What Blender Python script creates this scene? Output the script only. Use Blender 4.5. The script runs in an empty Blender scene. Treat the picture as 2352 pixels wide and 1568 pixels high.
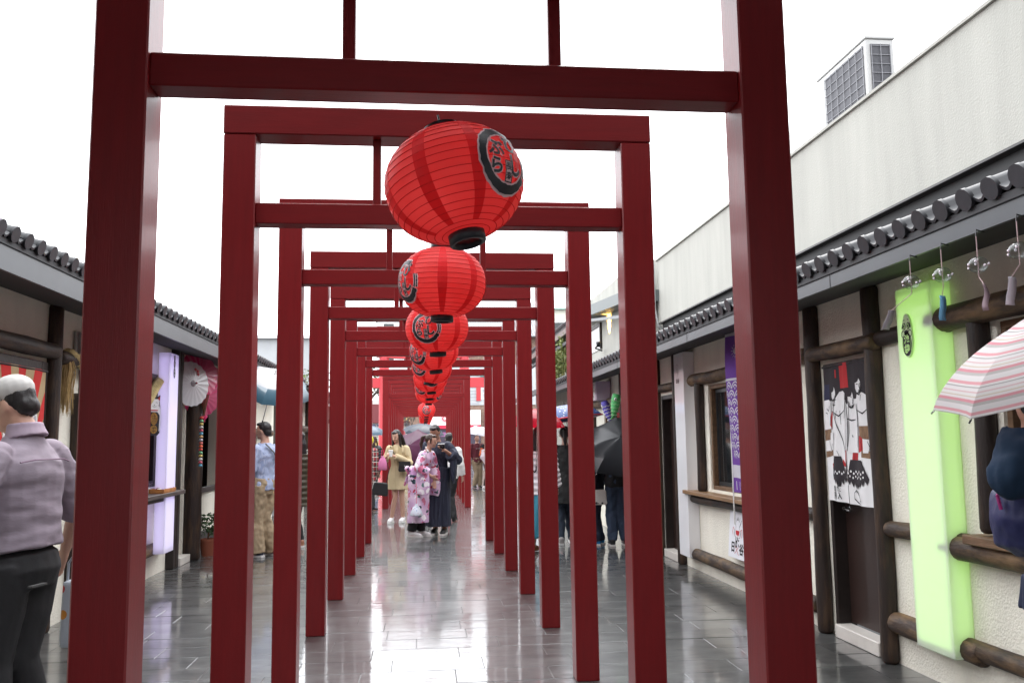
import bpy, bmesh, math, random
from mathutils import Vector, Matrix, noise
from mathutils.geometry import tessellate_polygon
S = bpy.context.scene
COL = S.collection
random.seed(11)
R = math.radians

# ------------------------------------------------------------------ camera, sky, sun, exposure
cd = bpy.data.cameras.new('camera'); cam = bpy.data.objects.new('camera', cd); COL.objects.link(cam)
yaw, pitch, roll = .1034, .1134, -.0132
cy, sy, cp, sp = math.cos(yaw), math.sin(yaw), math.cos(pitch), math.sin(pitch)
f = Vector((sy*cp, cy*cp, sp)); r0 = Vector((cy, -sy, 0)); u0 = r0.cross(f)
cr, sr = math.cos(roll), math.sin(roll)
r = cr*r0 + sr*u0; u = -sr*r0 + cr*u0
cam.matrix_world = Matrix(((r.x, u.x, -f.x, -.0983), (r.y, u.y, -f.y, 0), (r.z, u.z, -f.z, 1.56), (0, 0, 0, 1)))
cd.sensor_width = 36; cd.sensor_fit = 'HORIZONTAL'; cd.lens = 36*1995.83/2352
cd.clip_start = .05; cd.clip_end = 2000
S.camera = cam
W = bpy.data.worlds.new('World'); S.world = W; W.use_nodes = True
nt = W.node_tree; nt.nodes.clear()
sky = nt.nodes.new('ShaderNodeTexSky'); sky.sky_type = 'NISHITA'; sky.sun_disc = False
sky.sun_elevation = R(58); sky.sun_rotation = R(12); sky.air_density = 1.5; sky.dust_density = 4
mx = nt.nodes.new('ShaderNodeMix'); mx.data_type = 'RGBA'; mx.inputs[0].default_value = .9
mx.inputs[7].default_value = (20.5, 21.0, 21.8, 1)          # even rain cloud over the sky
bg = nt.nodes.new('ShaderNodeBackground'); bg.inputs[1].default_value = .1
ow = nt.nodes.new('ShaderNodeOutputWorld')
nt.links.new(sky.outputs[0], mx.inputs[6]); nt.links.new(mx.outputs[2], bg.inputs[0]); nt.links.new(bg.outputs[0], ow.inputs[0])
sl = bpy.data.lights.new('sun', 'SUN'); sl.energy = .8; sl.angle = R(25); sl.color = (1, .97, .93)
so = bpy.data.objects.new('sun', sl); COL.objects.link(so)
so.rotation_euler = (R(-32), 0, R(-12))
S.view_settings.view_transform = 'Standard'; S.view_settings.look = 'None'
S.view_settings.exposure = 1.12; S.view_settings.gamma = 1; S.view_settings.use_curve_mapping = False

# ------------------------------------------------------------------ materials
def _n(t, k): return t.nodes.new('ShaderNode'+k)
MATS = {}
def mat(name, col, rough=.6, var=0, vs=4, bump=0, bs=60, stretch=(1, 1, 1), metal=0, coat=0, spec=.5, emit=None, es=1, col2=None, thr=None, rand=0, bd=2, trans=0, ior=1.45, alpha=1, cst=None):
    if name in MATS: return MATS[name]
    m = bpy.data.materials.new(name); m.use_nodes = True; t = m.node_tree; b = t.nodes['Principled BSDF']
    b.inputs['Roughness'].default_value = rough; b.inputs['Metallic'].default_value = metal
    b.inputs['Coat Weight'].default_value = coat; b.inputs['Coat Roughness'].default_value = .12
    b.inputs['Specular IOR Level'].default_value = spec
    b.inputs['Transmission Weight'].default_value = trans; b.inputs['IOR'].default_value = ior; b.inputs['Alpha'].default_value = alpha
    c4 = (*col, 1); b.inputs['Base Color'].default_value = c4
    tc = _n(t, 'TexCoord'); mp = _n(t, 'Mapping'); mp.inputs['Scale'].default_value = stretch
    t.links.new(tc.outputs['Object'], mp.inputs[0])
    last = None
    if var or col2:
        nz = _n(t, 'TexNoise'); nz.inputs['Scale'].default_value = vs; nz.inputs['Detail'].default_value = 5; nz.inputs['Roughness'].default_value = .6
        t.links.new(mp.outputs[0], nz.inputs['Vector'])
        if cst:
            m2_ = _n(t, 'Mapping'); m2_.inputs['Scale'].default_value = cst; t.links.new(tc.outputs['Object'], m2_.inputs[0]); t.links.new(m2_.outputs[0], nz.inputs['Vector'])
        cr_ = _n(t, 'ValToRGB')
        lo = thr[0] if thr else .3; hi = thr[1] if thr else .7
        cr_.color_ramp.elements[0].position = lo; cr_.color_ramp.elements[1].position = hi
        c2 = col2 if col2 else tuple(min(1, x*(1+var)) for x in col)
        c1 = col if col2 else tuple(x*(1-var) for x in col)
        cr_.color_ramp.elements[0].color = (*c1, 1); cr_.color_ramp.elements[1].color = (*c2, 1)
        t.links.new(nz.outputs['Fac'], cr_.inputs[0]); last = cr_.outputs[0]
    if rand:
        oi = _n(t, 'ObjectInfo'); mr = _n(t, 'MapRange'); mr.inputs[3].default_value = 1-rand; mr.inputs[4].default_value = 1+rand
        t.links.new(oi.outputs['Random'], mr.inputs[0])
        vm = _n(t, 'VectorMath'); vm.operation = 'SCALE'
        if last: t.links.new(last, vm.inputs[0])
        else: vm.inputs[0].default_value = col
        t.links.new(mr.outputs[0], vm.inputs['Scale']); last = vm.outputs[0]
    if last: t.links.new(last, b.inputs['Base Color'])
    if bump:
        nb = _n(t, 'TexNoise'); nb.inputs['Scale'].default_value = bs; nb.inputs['Detail'].default_value = bd
        t.links.new(mp.outputs[0], nb.inputs['Vector'])
        bp = _n(t, 'Bump'); bp.inputs['Strength'].default_value = bump; bp.inputs['Distance'].default_value = .01
        t.links.new(nb.outputs['Fac'], bp.inputs['Height']); t.links.new(bp.outputs[0], b.inputs['Normal'])
    if emit:
        b.inputs['Emission Color'].default_value = (*emit, 1); b.inputs['Emission Strength'].default_value = es
    MATS[name] = m; return m

def thin(name, col, tr=.5, rough=.5, gloss=0.0, col2=None, bands=None):
    """thin sheet that lets light through: paper, cloth, acrylic"""
    if name in MATS: return MATS[name]
    m = bpy.data.materials.new(name); m.use_nodes = True; t = m.node_tree; t.nodes.clear()
    d = _n(t, 'BsdfDiffuse'); l = _n(t, 'BsdfTranslucent'); mixs = _n(t, 'MixShader'); o = _n(t, 'OutputMaterial')
    mixs.inputs[0].default_value = tr
    d.inputs[0].default_value = (*col, 1); l.inputs[0].default_value = (*col, 1)
    t.links.new(d.outputs[0], mixs.inputs[1]); t.links.new(l.outputs[0], mixs.inputs[2])
    out = mixs.outputs[0]
    if bands:                                   # printed stripes along a local axis
        tc = _n(t, 'TexCoord'); sx = _n(t, 'SeparateXYZ'); t.links.new(tc.outputs['UV'], sx.inputs[0])
        mm = _n(t, 'Math'); mm.operation = 'MULTIPLY'; mm.inputs[1].default_value = bands[0]; t.links.new(sx.outputs[1], mm.inputs[0])
        fr = _n(t, 'Math'); fr.operation = 'FRACT'; t.links.new(mm.outputs[0], fr.inputs[0])
        rp = _n(t, 'ValToRGB'); rp.color_ramp.interpolation = 'CONSTANT'
        els = rp.color_ramp.elements
        for i, (p, c) in enumerate(bands[1]):
            e = els[i] if i < 2 else els.new(p)
            e.position = p; e.color = (*c, 1)
        t.links.new(fr.outputs[0], rp.inputs[0]); t.links.new(rp.outputs[0], d.inputs[0]); t.links.new(rp.outputs[0], l.inputs[0])
    if gloss:
        g = _n(t, 'BsdfGlossy'); g.inputs['Roughness'].default_value = rough
        m2 = _n(t, 'MixShader'); fz = _n(t, 'Fresnel'); ml = _n(t, 'Math'); ml.operation = 'MULTIPLY'; ml.inputs[1].default_value = gloss
        t.links.new(fz.outputs[0], ml.inputs[0]); t.links.new(ml.outputs[0], m2.inputs[0])
        t.links.new(out, m2.inputs[1]); t.links.new(g.outputs[0], m2.inputs[2]); out = m2.outputs[0]
    t.links.new(out, o.inputs[0]); MATS[name] = m; return m

def pattern(name, kind, c1, c2, c3=None, scale=20, rough=.7):
    """woven stripe / plaid / floral print / dots, by object coordinates"""
    if name in MATS: return MATS[name]
    m = mat(name, c1, rough); t = m.node_tree; b = t.nodes['Principled BSDF']
    tc = _n(t, 'TexCoord'); sx = _n(t, 'SeparateXYZ'); t.links.new(tc.outputs['Object'], sx.inputs[0])
    def mixc(fac, a, c):
        x = _n(t, 'Mix'); x.data_type = 'RGBA'
        if fac is not None: t.links.new(fac, x.inputs[0])
        for s, v in ((6, a), (7, c)):
            if isinstance(v, tuple): x.inputs[s].default_value = (*v, 1)
            else: t.links.new(v, x.inputs[s])
        return x.outputs[2]
    def stripe(out, sc, duty):
        a = _n(t, 'Math'); a.operation = 'MULTIPLY'; a.inputs[1].default_value = sc; t.links.new(out, a.inputs[0])
        fr = _n(t, 'Math'); fr.operation = 'FRACT'; t.links.new(a.outputs[0], fr.inputs[0])
        g = _n(t, 'Math'); g.operation = 'LESS_THAN'; g.inputs[1].default_value = duty; t.links.new(fr.outputs[0], g.inputs[0]); return g.outputs[0]
    if kind == 'stripe':
        a = _n(t, 'Math'); a.operation = 'ADD'; t.links.new(sx.outputs[0], a.inputs[0]); t.links.new(sx.outputs[1], a.inputs[1])
        o = mixc(stripe(a.outputs[0], scale, .45), c1, c2)
    elif kind == 'plaid':
        a = _n(t, 'Math'); a.operation = 'ADD'; t.links.new(sx.outputs[0], a.inputs[0]); t.links.new(sx.outputs[1], a.inputs[1])
        o = mixc(stripe(a.outputs[0], scale, .4), c1, c2); o = mixc(stripe(sx.outputs[2], scale, .4), o, c2)
        o = mixc(stripe(sx.outputs[2], scale, .08), o, c3); o = mixc(stripe(a.outputs[0], scale, .08), o, c3)
    elif kind == 'dots':
        v = _n(t, 'TexVoronoi'); v.inputs['Scale'].default_value = scale; t.links.new(tc.outputs['Object'], v.inputs['Vector'])
        g = _n(t, 'Math'); g.operation = 'LESS_THAN'; g.inputs[1].default_value = .25; t.links.new(v.outputs['Distance'], g.inputs[0])
        o = mixc(g.outputs[0], c1, c2)
        if c3:
            w = _n(t, 'SeparateColor'); t.links.new(v.outputs['Color'], w.inputs[0])
            g2 = _n(t, 'Math'); g2.operation = 'GREATER_THAN'; g2.inputs[1].default_value = .5; t.links.new(w.outputs[0], g2.inputs[0])
            o = mixc(g.outputs[0], c1, mixc(g2.outputs[0], c2, c3))
    elif kind == 'floral':
        nz = _n(t, 'TexNoise'); nz.inputs['Scale'].default_value = 5; nz.inputs['Detail'].default_value = 2; t.links.new(tc.outputs['Object'], nz.inputs['Vector'])
        rp = _n(t, 'ValToRGB'); rp.color_ramp.interpolation = 'LINEAR'; rp.color_ramp.elements[0].position = .42; rp.color_ramp.elements[1].position = .60
        rp.color_ramp.elements[0].color = (*c1, 1); rp.color_ramp.elements[1].color = (*c2, 1); t.links.new(nz.outputs['Fac'], rp.inputs[0])
        o = rp.outputs[0]
        nd = _n(t, 'TexNoise'); nd.inputs['Scale'].default_value = 9; nd.inputs['Detail'].default_value = 3; t.links.new(tc.outputs['Object'], nd.inputs['Vector'])
        vs_ = _n(t, 'VectorMath'); vs_.operation = 'SCALE'; vs_.inputs['Scale'].default_value = .16; t.links.new(nd.outputs['Color'], vs_.inputs[0])
        va = _n(t, 'VectorMath'); va.operation = 'ADD'; t.links.new(tc.outputs['Object'], va.inputs[0]); t.links.new(vs_.outputs[0], va.inputs[1])
        for (sc, th, cc, dens) in ((5.5, .42, c3, .62), (9, .40, (.95, .90, .94), .66), (12, .42, (.03, .05, .08), .70), (14, .36, (.50, .03, .07), .74), (15, .3, (.10, .22, .20), .8)):
            v = _n(t, 'TexVoronoi'); v.inputs['Scale'].default_value = sc; t.links.new(va.outputs[0], v.inputs['Vector'])
            w = _n(t, 'SeparateColor'); t.links.new(v.outputs['Color'], w.inputs[0])
            g = _n(t, 'Math'); g.operation = 'LESS_THAN'; g.inputs[1].default_value = th; t.links.new(v.outputs['Distance'], g.inputs[0])
            g2 = _n(t, 'Math'); g2.operation = 'GREATER_THAN'; g2.inputs[1].default_value = dens; t.links.new(w.outputs[0], g2.inputs[0])
            ml = _n(t, 'Math'); ml.operation = 'MULTIPLY'; t.links.new(g.outputs[0], ml.inputs[0]); t.links.new(g2.outputs[0], ml.inputs[1])
            o = mixc(ml.outputs[0], o, cc)
    t.links.new(o, b.inputs['Base Color']); return m

def red_paint(name, stretch):
    m = mat(name, (.172, .0052, .0072), rough=.40, var=.11, vs=7, bump=.08, bs=40, stretch=stretch, spec=.40, coat=.12, bd=6, rand=.05)
    return m
M_PZ = red_paint('red_paint_post', (6, 6, .5)); M_PX = red_paint('red_paint_beam', (.5, 6, 6))
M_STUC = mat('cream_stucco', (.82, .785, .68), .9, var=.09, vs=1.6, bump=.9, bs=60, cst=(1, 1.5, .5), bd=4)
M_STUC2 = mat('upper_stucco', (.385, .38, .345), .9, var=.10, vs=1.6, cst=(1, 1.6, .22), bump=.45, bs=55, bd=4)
M_LOG = mat('dark_log', (.022, .013, .010), .55, col2=(.075, .04, .02), thr=(.46, .74), vs=3, bump=.5, bs=14, stretch=(5, 5, .9), rand=.25, bd=6)
M_LOGW = mat('worn_log', (.036, .021, .014), .6, col2=(.19, .115, .055), thr=(.42, .68), vs=2.6, bump=.6, bs=12, stretch=(4, 4, 1.2), rand=.2, bd=6)
M_SAWN = mat('sawn_wood', (.15, .085, .045), .6, var=.35, vs=5, bump=.3, bs=25, stretch=(6, 1, 6))
M_DKW = mat('dark_timber', (.022, .015, .013), .5, var=.3, vs=6, bump=.2, bs=25)
M_DOOR = mat('brown_door', (.030, .0165, .0135), .38, var=.12, vs=2, bump=.05, bs=200)
M_FASC = mat('fascia_metal', (.058, .062, .070), .38, var=.15, vs=2, spec=.4)
M_SOFF = mat('soffit_board', (.040, .040, .043), .7, var=.1, vs=3)
M_TILE = mat('roof_tile_glaze', (.030, .031, .036), .46, var=.2, vs=6, bump=.08, bs=40, rand=.15, spec=.6)
M_WHITE = mat('white_paint', (.78, .77, .75), .45, var=.03, vs=3)
M_SILL = mat('stone_sill', (.62, .58, .53), .5, var=.08, vs=6)
M_GLASS = mat('window_glass', (.012, .014, .016), .06, spec=.6)
M_ALU = mat('dark_aluminium', (.06, .065, .07), .35, metal=.6)
M_STEEL = mat('steel', (.6, .6, .6), .22, metal=1)
M_BLACK = mat('black_plastic', (.012, .012, .014), .35)
M_INK = mat('black_ink', (.012, .011, .014), .6)
M_GREYM = mat('grey_metal', (.35, .36, .36), .4, metal=.3)
M_STRAW = mat('straw', (.42, .29, .13), .8, var=.35, vs=12)
M_ROPE = mat('straw_rope', (.55, .42, .2), .8, var=.25, vs=12, bump=.4, bs=60)

# ------------------------------------------------------------------ mesh helpers
class MB:
    def __init__(s): s.bm = bmesh.new()
    def box(s, x0, x1, y0, y1, z0, z1, M=None, bev=0):
        vs = [s.bm.verts.new((x, y, z)) for z in (z0, z1) for y in (y0, y1) for x in (x0, x1)]
        fs = [s.bm.faces.new([vs[i] for i in q]) for q in ((0, 2, 3, 1), (4, 5, 7, 6), (0, 1, 5, 4), (2, 6, 7, 3), (0, 4, 6, 2), (1, 3, 7, 5))]
        if bev:
            es = list({e for f_ in fs for e in f_.edges})
            g = bmesh.ops.bevel(s.bm, geom=es, offset=bev, segments=1, affect='EDGES', profile=.5)
            vs = list({v for f_ in g['faces'] for v in f_.verts})
        if M is not None:
            for v in vs: v.co = M @ v.co
        return s
    def prism(s, poly, a0, a1, axis='y', M=None):
        """extrude a 2-D polygon along an axis; poly is (p,q): axis y -> (x,z); x -> (y,z); z -> (x,y)"""
        def P(p, a): return {'y': (p[0], a, p[1]), 'x': (a, p[0], p[1]), 'z': (p[0], p[1], a)}[axis]
        n = len(poly); A = [s.bm.verts.new(P(p, a0)) for p in poly]; B = [s.bm.verts.new(P(p, a1)) for p in poly]
        for i in range(n): s.bm.faces.new((A[i], A[(i+1) % n], B[(i+1) % n], B[i]))
        s.bm.faces.new(A[::-1]); s.bm.faces.new(B)
        if M is not None:
            for v in A+B: v.co = M @ v.co
        return s
    def lathe(s, prof, seg=24, M=None, caps=True):
        rings = []
        for (rr, z) in prof:
            rings.append([s.bm.verts.new((rr*math.cos(2*math.pi*i/seg), rr*math.sin(2*math.pi*i/seg), z)) for i in range(seg)])
        for a, b in zip(rings, rings[1:]):
            for i in range(seg): s.bm.faces.new((a[i], a[(i+1) % seg], b[(i+1) % seg], b[i]))
        if caps: s.bm.faces.new(rings[0][::-1]); s.bm.faces.new(rings[-1])
        if M is not None:
            for rg in rings:
                for v in rg: v.co = M @ v.co
        return s
    def tube(s, pts, rad, seg=10, side=None, caps=True):
        """sweep an ellipse (r or (rx, ry)) along points; rx runs along `side`"""
        pts = [Vector(p) for p in pts]; n = len(pts)
        if not isinstance(rad, (list,)): rad = [rad]*n
        rings = []; prev = None
        for i, p in enumerate(pts):
            t = (pts[min(i+1, n-1)]-pts[max(i-1, 0)]).normalized()
            ref = Vector(side) if side is not None else (prev if prev is not None else (Vector((1, 0, 0)) if abs(t.x) < .8 else Vector((0, 1, 0))))
            a = (ref - t*ref.dot(t)); a = a.normalized() if a.length > 1e-6 else t.orthogonal().normalized()
            b = t.cross(a); prev = a
            rx, ry = rad[i] if isinstance(rad[i], tuple) else (rad[i], rad[i])
            rings.append([s.bm.verts.new(p + a*rx*math.cos(2*math.pi*k/seg) + b*ry*math.sin(2*math.pi*k/seg)) for k in range(seg)])
        for A, B in zip(rings, rings[1:]):
            for k in range(seg): s.bm.faces.new((A[k], A[(k+1) % seg], B[(k+1) % seg], B[k]))
        if caps: s.bm.faces.new(rings[0][::-1]); s.bm.faces.new(rings[-1])
        return s
    def ball(s, c, rad, M=None, seg=16, rings=10):
        if not isinstance(rad, tuple): rad = (rad,)*3
        g = bmesh.ops.create_uvsphere(s.bm, u_segments=seg, v_segments=rings, radius=1)
        T = Matrix.Translation(Vector(c)) @ (M if M is not None else Matrix()) @ Matrix.Diagonal((*rad, 1))
        for v in g['verts']: v.co = T @ v.co
        return s
    def quad(s, *pts):
        s.bm.faces.new([s.bm.verts.new(p) for p in pts]); return s
    def build(s, name, m=None, parent=None, smooth=False, label=None, cat=None, group=None, kind=None, loc=None, angle=None):
        bmesh.ops.recalc_face_normals(s.bm, faces=s.bm.faces[:])
        me = bpy.data.meshes.new(name); s.bm.to_mesh(me); s.bm.free()
        return place(me, name, m, parent, smooth, label, cat, group, kind, loc, angle)
def place(me, name, m=None, parent=None, smooth=False, label=None, cat=None, group=None, kind=None, loc=None, angle=None):
    if m is not None and not me.materials: me.materials.append(m)
    if smooth:
        for p in me.polygons: p.use_smooth = True
        if angle: 
            try: me.set_sharp_from_angle(angle=R(angle))
            except Exception: pass
    o = bpy.data.objects.new(name, me); COL.objects.link(o)
    if parent is not None: o.parent = parent
    if loc is not None: o.location = loc
    tag(o, label, cat, group, kind); return o
def tag(o, label=None, cat=None, group=None, kind=None):
    for k, v in (('label', label), ('category', cat), ('group', group), ('kind', kind)):
        if v: o[k] = v
    return o
def thing(name, label, cat, loc=(0, 0, 0), rz=0, group=None):
    o = bpy.data.objects.new(name, None); o.empty_display_size = .1; COL.objects.link(o)
    o.location = loc; o.rotation_euler = (0, 0, rz); return tag(o, label, cat, group)
def dup(o, parent=None):
    c = o.copy(); COL.objects.link(c)
    if parent is not None: c.parent = parent
    for ch in list(o.children): dup(ch, c)
    return c
def rotm(rx=0, ry=0, rz=0): return Matrix.Rotation(R(rz), 4, 'Z') @ Matrix.Rotation(R(ry), 4, 'Y') @ Matrix.Rotation(R(rx), 4, 'X')

def log(a, b, rad, m, parent, name='log_beam', seed=0, taper=.0):
    """a round log with uneven girth and rounded ends; local z runs along it"""
    a = Vector(a); b = Vector(b); L = (b-a).length; rnd = random.Random(seed or hash((round(a.x, 2), round(a.y, 2), round(a.z, 2))) % 9999)
    nseg = max(6, int(L/.12)); prof = [(.0, -.0)]
    mb = MB(); bm = mb.bm; rings = []; ph = rnd.random()*50
    zs = [0, .01, .03] + [L*i/nseg for i in range(1, nseg)] + [L-.03, L-.01, L]
    zs = sorted(z for z in zs if 0 <= z <= L)
    for z in zs:
        e = min(z, L-z); k = .72 if e < .004 else (.9 if e < .02 else 1)
        rr = rad*k*(1-taper*z/L); ring = []
        for i in range(14):
            t = 2*math.pi*i/14
            w = 1+.10*noise.noise((math.cos(t)*.9+ph, math.sin(t)*.9, z*2.2))+.03*noise.noise((math.cos(t)*3+ph, math.sin(t)*3, z*6))
            ring.append(bm.verts.new((rr*w*math.cos(t)+.012*noise.noise((ph, z*1.3, 3)), rr*w*math.sin(t)+.012*noise.noise((ph, z*1.3, 9)), z)))
        rings.append(ring)
    for A, B in zip(rings, rings[1:]):
        for i in range(14): bm.faces.new((A[i], A[(i+1) % 14], B[(i+1) % 14], B[i]))
    bm.faces.new(rings[0][::-1]); bm.faces.new(rings[-1])
    o = mb.build(name, m, parent, smooth=True, angle=50)
    o.matrix_local = Matrix.Translation(a) @ (b-a).to_track_quat('Z', 'Y').to_matrix().to_4x4()
    return o

# flat print: polygons and lettering laid on a mapped surface
def text_mesh(s, size=1, fat=0, res=3):
    cu = bpy.data.curves.new('txt', 'FONT'); cu.body = s; cu.size = size; cu.offset = fat; cu.align_x = 'CENTER'; cu.align_y = 'CENTER'; cu.resolution_u = res
    o = bpy.data.objects.new('txt', cu); me = bpy.data.meshes.new_from_object(o)
    V = [v.co.copy() for v in me.vertices]; F = [tuple(p.vertices) for p in me.polygons]
    bpy.data.objects.remove(o); bpy.data.curves.remove(cu); bpy.data.meshes.remove(me)
    return V, F
def flat_tris(items):
    """items: polygons [(u,v)..] or ('text', s, u, v, size, fat[, sx]) -> vertex / face lists"""
    V = []; F = []
    for it in items:
        if it[0] == 'text':
            tv, tf = text_mesh(it[1], it[4], it[5]); k = it[6] if len(it) > 6 else 1
            if tv:
                cx = (min(v.x for v in tv)+max(v.x for v in tv))/2; cyy = (min(v.y for v in tv)+max(v.y for v in tv))/2
                b = len(V); V += [((v.x-cx)*k+it[2], v.y-cyy+it[3]) for v in tv]; F += [tuple(i+b for i in q) for q in tf]
        else:
            b = len(V); V += list(it); F += [tuple(i+b for i in q) for q in tessellate_polygon([[Vector((*p, 0)) for p in it]])]
    return V, F
def decal(name, items, m, parent, fn, cut=0):
    """print shapes on the surface fn(u, v) -> point"""
    V, F = flat_tris(items); bm = bmesh.new()
    vs = [bm.verts.new((p[0], p[1], 0)) for p in V]
    for q in F:
        try: bm.faces.new([vs[i] for i in q])
        except ValueError: pass
    if cut:
        for _ in range(6):
            es = [e for e in bm.edges if e.calc_length() > cut]
            if not es: break
            bmesh.ops.subdivide_edges(bm, edges=es, cuts=1)
            bmesh.ops.triangulate(bm, faces=bm.faces[:])
    for v in bm.verts: v.co = fn(v.co.x, v.co.y)
    me = bpy.data.meshes.new(name); bm.to_mesh(me); bm.free()
    return place(me, name, m, parent, kind='stuff')
def circ(cx, cy_, rx, ry=None, n=20, a0=0, a1=360):
    ry = rx if ry is None else ry
    return [(cx+rx*math.cos(R(a0+(a1-a0)*i/n)), cy_+ry*math.sin(R(a0+(a1-a0)*i/n))) for i in range(n if a1-a0 == 360 else n+1)]
def ring_poly(cx, cy_, ro, ri, a0, a1, n=30, wob=0, sy_=1):
    o = []; 
    for i in range(n+1):
        a = R(a0+(a1-a0)*i/n); k = 1+wob*noise.noise((i*.7, ro*7, 1)); o.append((cx+ro*k*math.cos(a), cy_+sy_*ro*k*math.sin(a)))
    for i in range(n, -1, -1):
        a = R(a0+(a1-a0)*i/n); k = 1+wob*noise.noise((i*.7, ri*7, 4)); o.append((cx+ri*k*math.cos(a), cy_+sy_*ri*k*math.sin(a)))
    return o
def stroke(pts, w):
    """a brush line of width w through points, as one polygon"""
    P = [Vector((*p, 0)) for p in pts]; L = []; Rr = []
    for i, p in enumerate(P):
        t = (P[min(i+1, len(P)-1)]-P[max(i-1, 0)]).normalized(); n = Vector((-t.y, t.x, 0))
        k = w*(.5 if i in (0, len(P)-1) else 1)/2
        L.append(((p+n*k).x, (p+n*k).y)); Rr.append(((p-n*k).x, (p-n*k).y))
    return L+Rr[::-1]

# ------------------------------------------------------------------ ground and pavement
MB().box(-400, 400, -60, 600, -.6, -.03).build('ground', mat('asphalt', (.05, .05, .053), .5, var=.2, vs=2), kind='structure')
M_GROUT = mat('wet_grout', (.035, .036, .037), .3)
pave = MB().box(-3.36, 3.2, -4, 64, -.03, -.004).build('pavement', M_GROUT, kind='structure')
def slate(name, attr):
    m = bpy.data.materials.new(name); m.use_nodes = True; t = m.node_tree; b = t.nodes['Principled BSDF']
    g = _n(t, 'NewGeometry')
    def nz(scale, det, vec=(1, 1, 1), rgh=.55):
        mp = _n(t, 'Mapping'); mp.inputs['Scale'].default_value = vec; t.links.new(g.outputs['Position'], mp.inputs[0])
        n = _n(t, 'TexNoise'); n.inputs['Scale'].default_value = scale; n.inputs['Detail'].default_value = det; n.inputs['Roughness'].default_value = rgh
        t.links.new(mp.outputs[0], n.inputs['Vector']); return n.outputs['Fac']
    rp = _n(t, 'ValToRGB'); rp.color_ramp.elements[0].position = .36; rp.color_ramp.elements[1].position = .66
    rp.color_ramp.elements[0].color = (.026, .0275, .028, 1); rp.color_ramp.elements[1].color = (.098, .100, .098, 1)
    t.links.new(nz(2.4, 7, (1, 2.2, 1), .65), rp.inputs[0])
    vm = _n(t, 'VectorMath'); vm.operation = 'SCALE'; t.links.new(rp.outputs[0], vm.inputs[0])
    mr = _n(t, 'MapRange'); mr.inputs[3].default_value = .85; mr.inputs[4].default_value = 1.17
    if attr: a = _n(t, 'Attribute'); a.attribute_name = 'tone'; t.links.new(a.outputs['Fac'], mr.inputs[0])
    else: a = _n(t, 'ObjectInfo'); t.links.new(a.outputs['Random'], mr.inputs[0])
    t.links.new(mr.outputs[0], vm.inputs['Scale']); t.links.new(vm.outputs[0], b.inputs['Base Color'])
    r1 = _n(t, 'MapRange'); r1.inputs[1].default_value = .42; r1.inputs[2].default_value = .62; r1.inputs[3].default_value = .05; r1.inputs[4].default_value = .14
    t.links.new(nz(.9, 4), r1.inputs[0]); t.links.new(r1.outputs[0], b.inputs['Coat Roughness'])
    b.inputs['Roughness'].default_value = .4; b.inputs['Coat Weight'].default_value = 1; b.inputs['Coat IOR'].default_value = 1.42
    bp = _n(t, 'Bump'); bp.inputs['Strength'].default_value = .35; bp.inputs['Distance'].default_value = .004
    t.links.new(nz(9, 6, (1, 1.6, 1)), bp.inputs['Height']); t.links.new(bp.outputs[0], b.inputs['Normal'])
    b2 = _n(t, 'Bump'); b2.inputs['Strength'].default_value = .26; b2.inputs['Distance'].default_value = .004
    t.links.new(nz(5.5, 3, (.7, 1.8, 1)), b2.inputs['Height']); t.links.new(b2.outputs[0], b.inputs['Coat Normal'])
    return m
M_SLATE = slate('wet_slate', False); M_SLATE2 = slate('wet_slate_far', True)
TX, TY, GAP = .64, .326, .003
tb = MB().box(GAP/2, TX-GAP/2, GAP/2, TY-GAP/2, -.012, 0, bev=.0025); bmesh.ops.recalc_face_normals(tb.bm, faces=tb.bm.faces[:])
tile_me = bpy.data.meshes.new('tile'); tb.bm.to_mesh(tile_me); tb.bm.free(); tile_me.materials.append(M_SLATE)
cells = []
row = 0; y = 3.6
while y < 63.5:
    off = (row*.37*TX + random.choice((0, .12, .2))) % TX
    x = -3.34 - off
    while x < 3.18:
        cells.append((max(x, -3.34), min(x+TX, 3.18), y)); x += TX
    y += TY; row += 1
full = [c for c in cells if c[1]-c[0] > TX-.001]
near = sorted(full, key=lambda c: c[2]+.2*abs(c[0]+.3))[:296]; ns = set(near)
for c in near:
    o = place(tile_me, 'tile', None, pave); o.location = (c[0], c[2], random.uniform(-.0012, .0012))
    o.rotation_euler = (random.gauss(0, .0008), random.gauss(0, .0008), 0)
rest = bmesh.new(); tl = rest.faces.layers.float.new('tone')
for c in cells:
    if c in ns: continue
    a, b_, y0 = c; dz = [random.uniform(-.0012, .0012) for _ in range(4)]
    if b_-a < .02: continue
    P = ((a+GAP/2, y0+GAP/2), (b_-GAP/2, y0+GAP/2), (b_-GAP/2, y0+TY-GAP/2), (a+GAP/2, y0+TY-GAP/2))
    top = [rest.verts.new((p[0], p[1], d)) for p, d in zip(P, dz)]; bot = [rest.verts.new((p[0], p[1], -.012)) for p in P]
    tv = random.random(); fs = [rest.faces.new(top)]+[rest.faces.new((top[i], bot[i], bot[(i+1) % 4], top[(i+1) % 4])) for i in range(4)]
    for f_ in fs: f_[tl] = tv
bmesh.ops.recalc_face_normals(rest, faces=rest.faces[:])
me = bpy.data.meshes.new('tiles'); rest.to_mesh(me); rest.free()
place(me, 'tiles', M_SLATE2, pave, kind='stuff')

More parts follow.
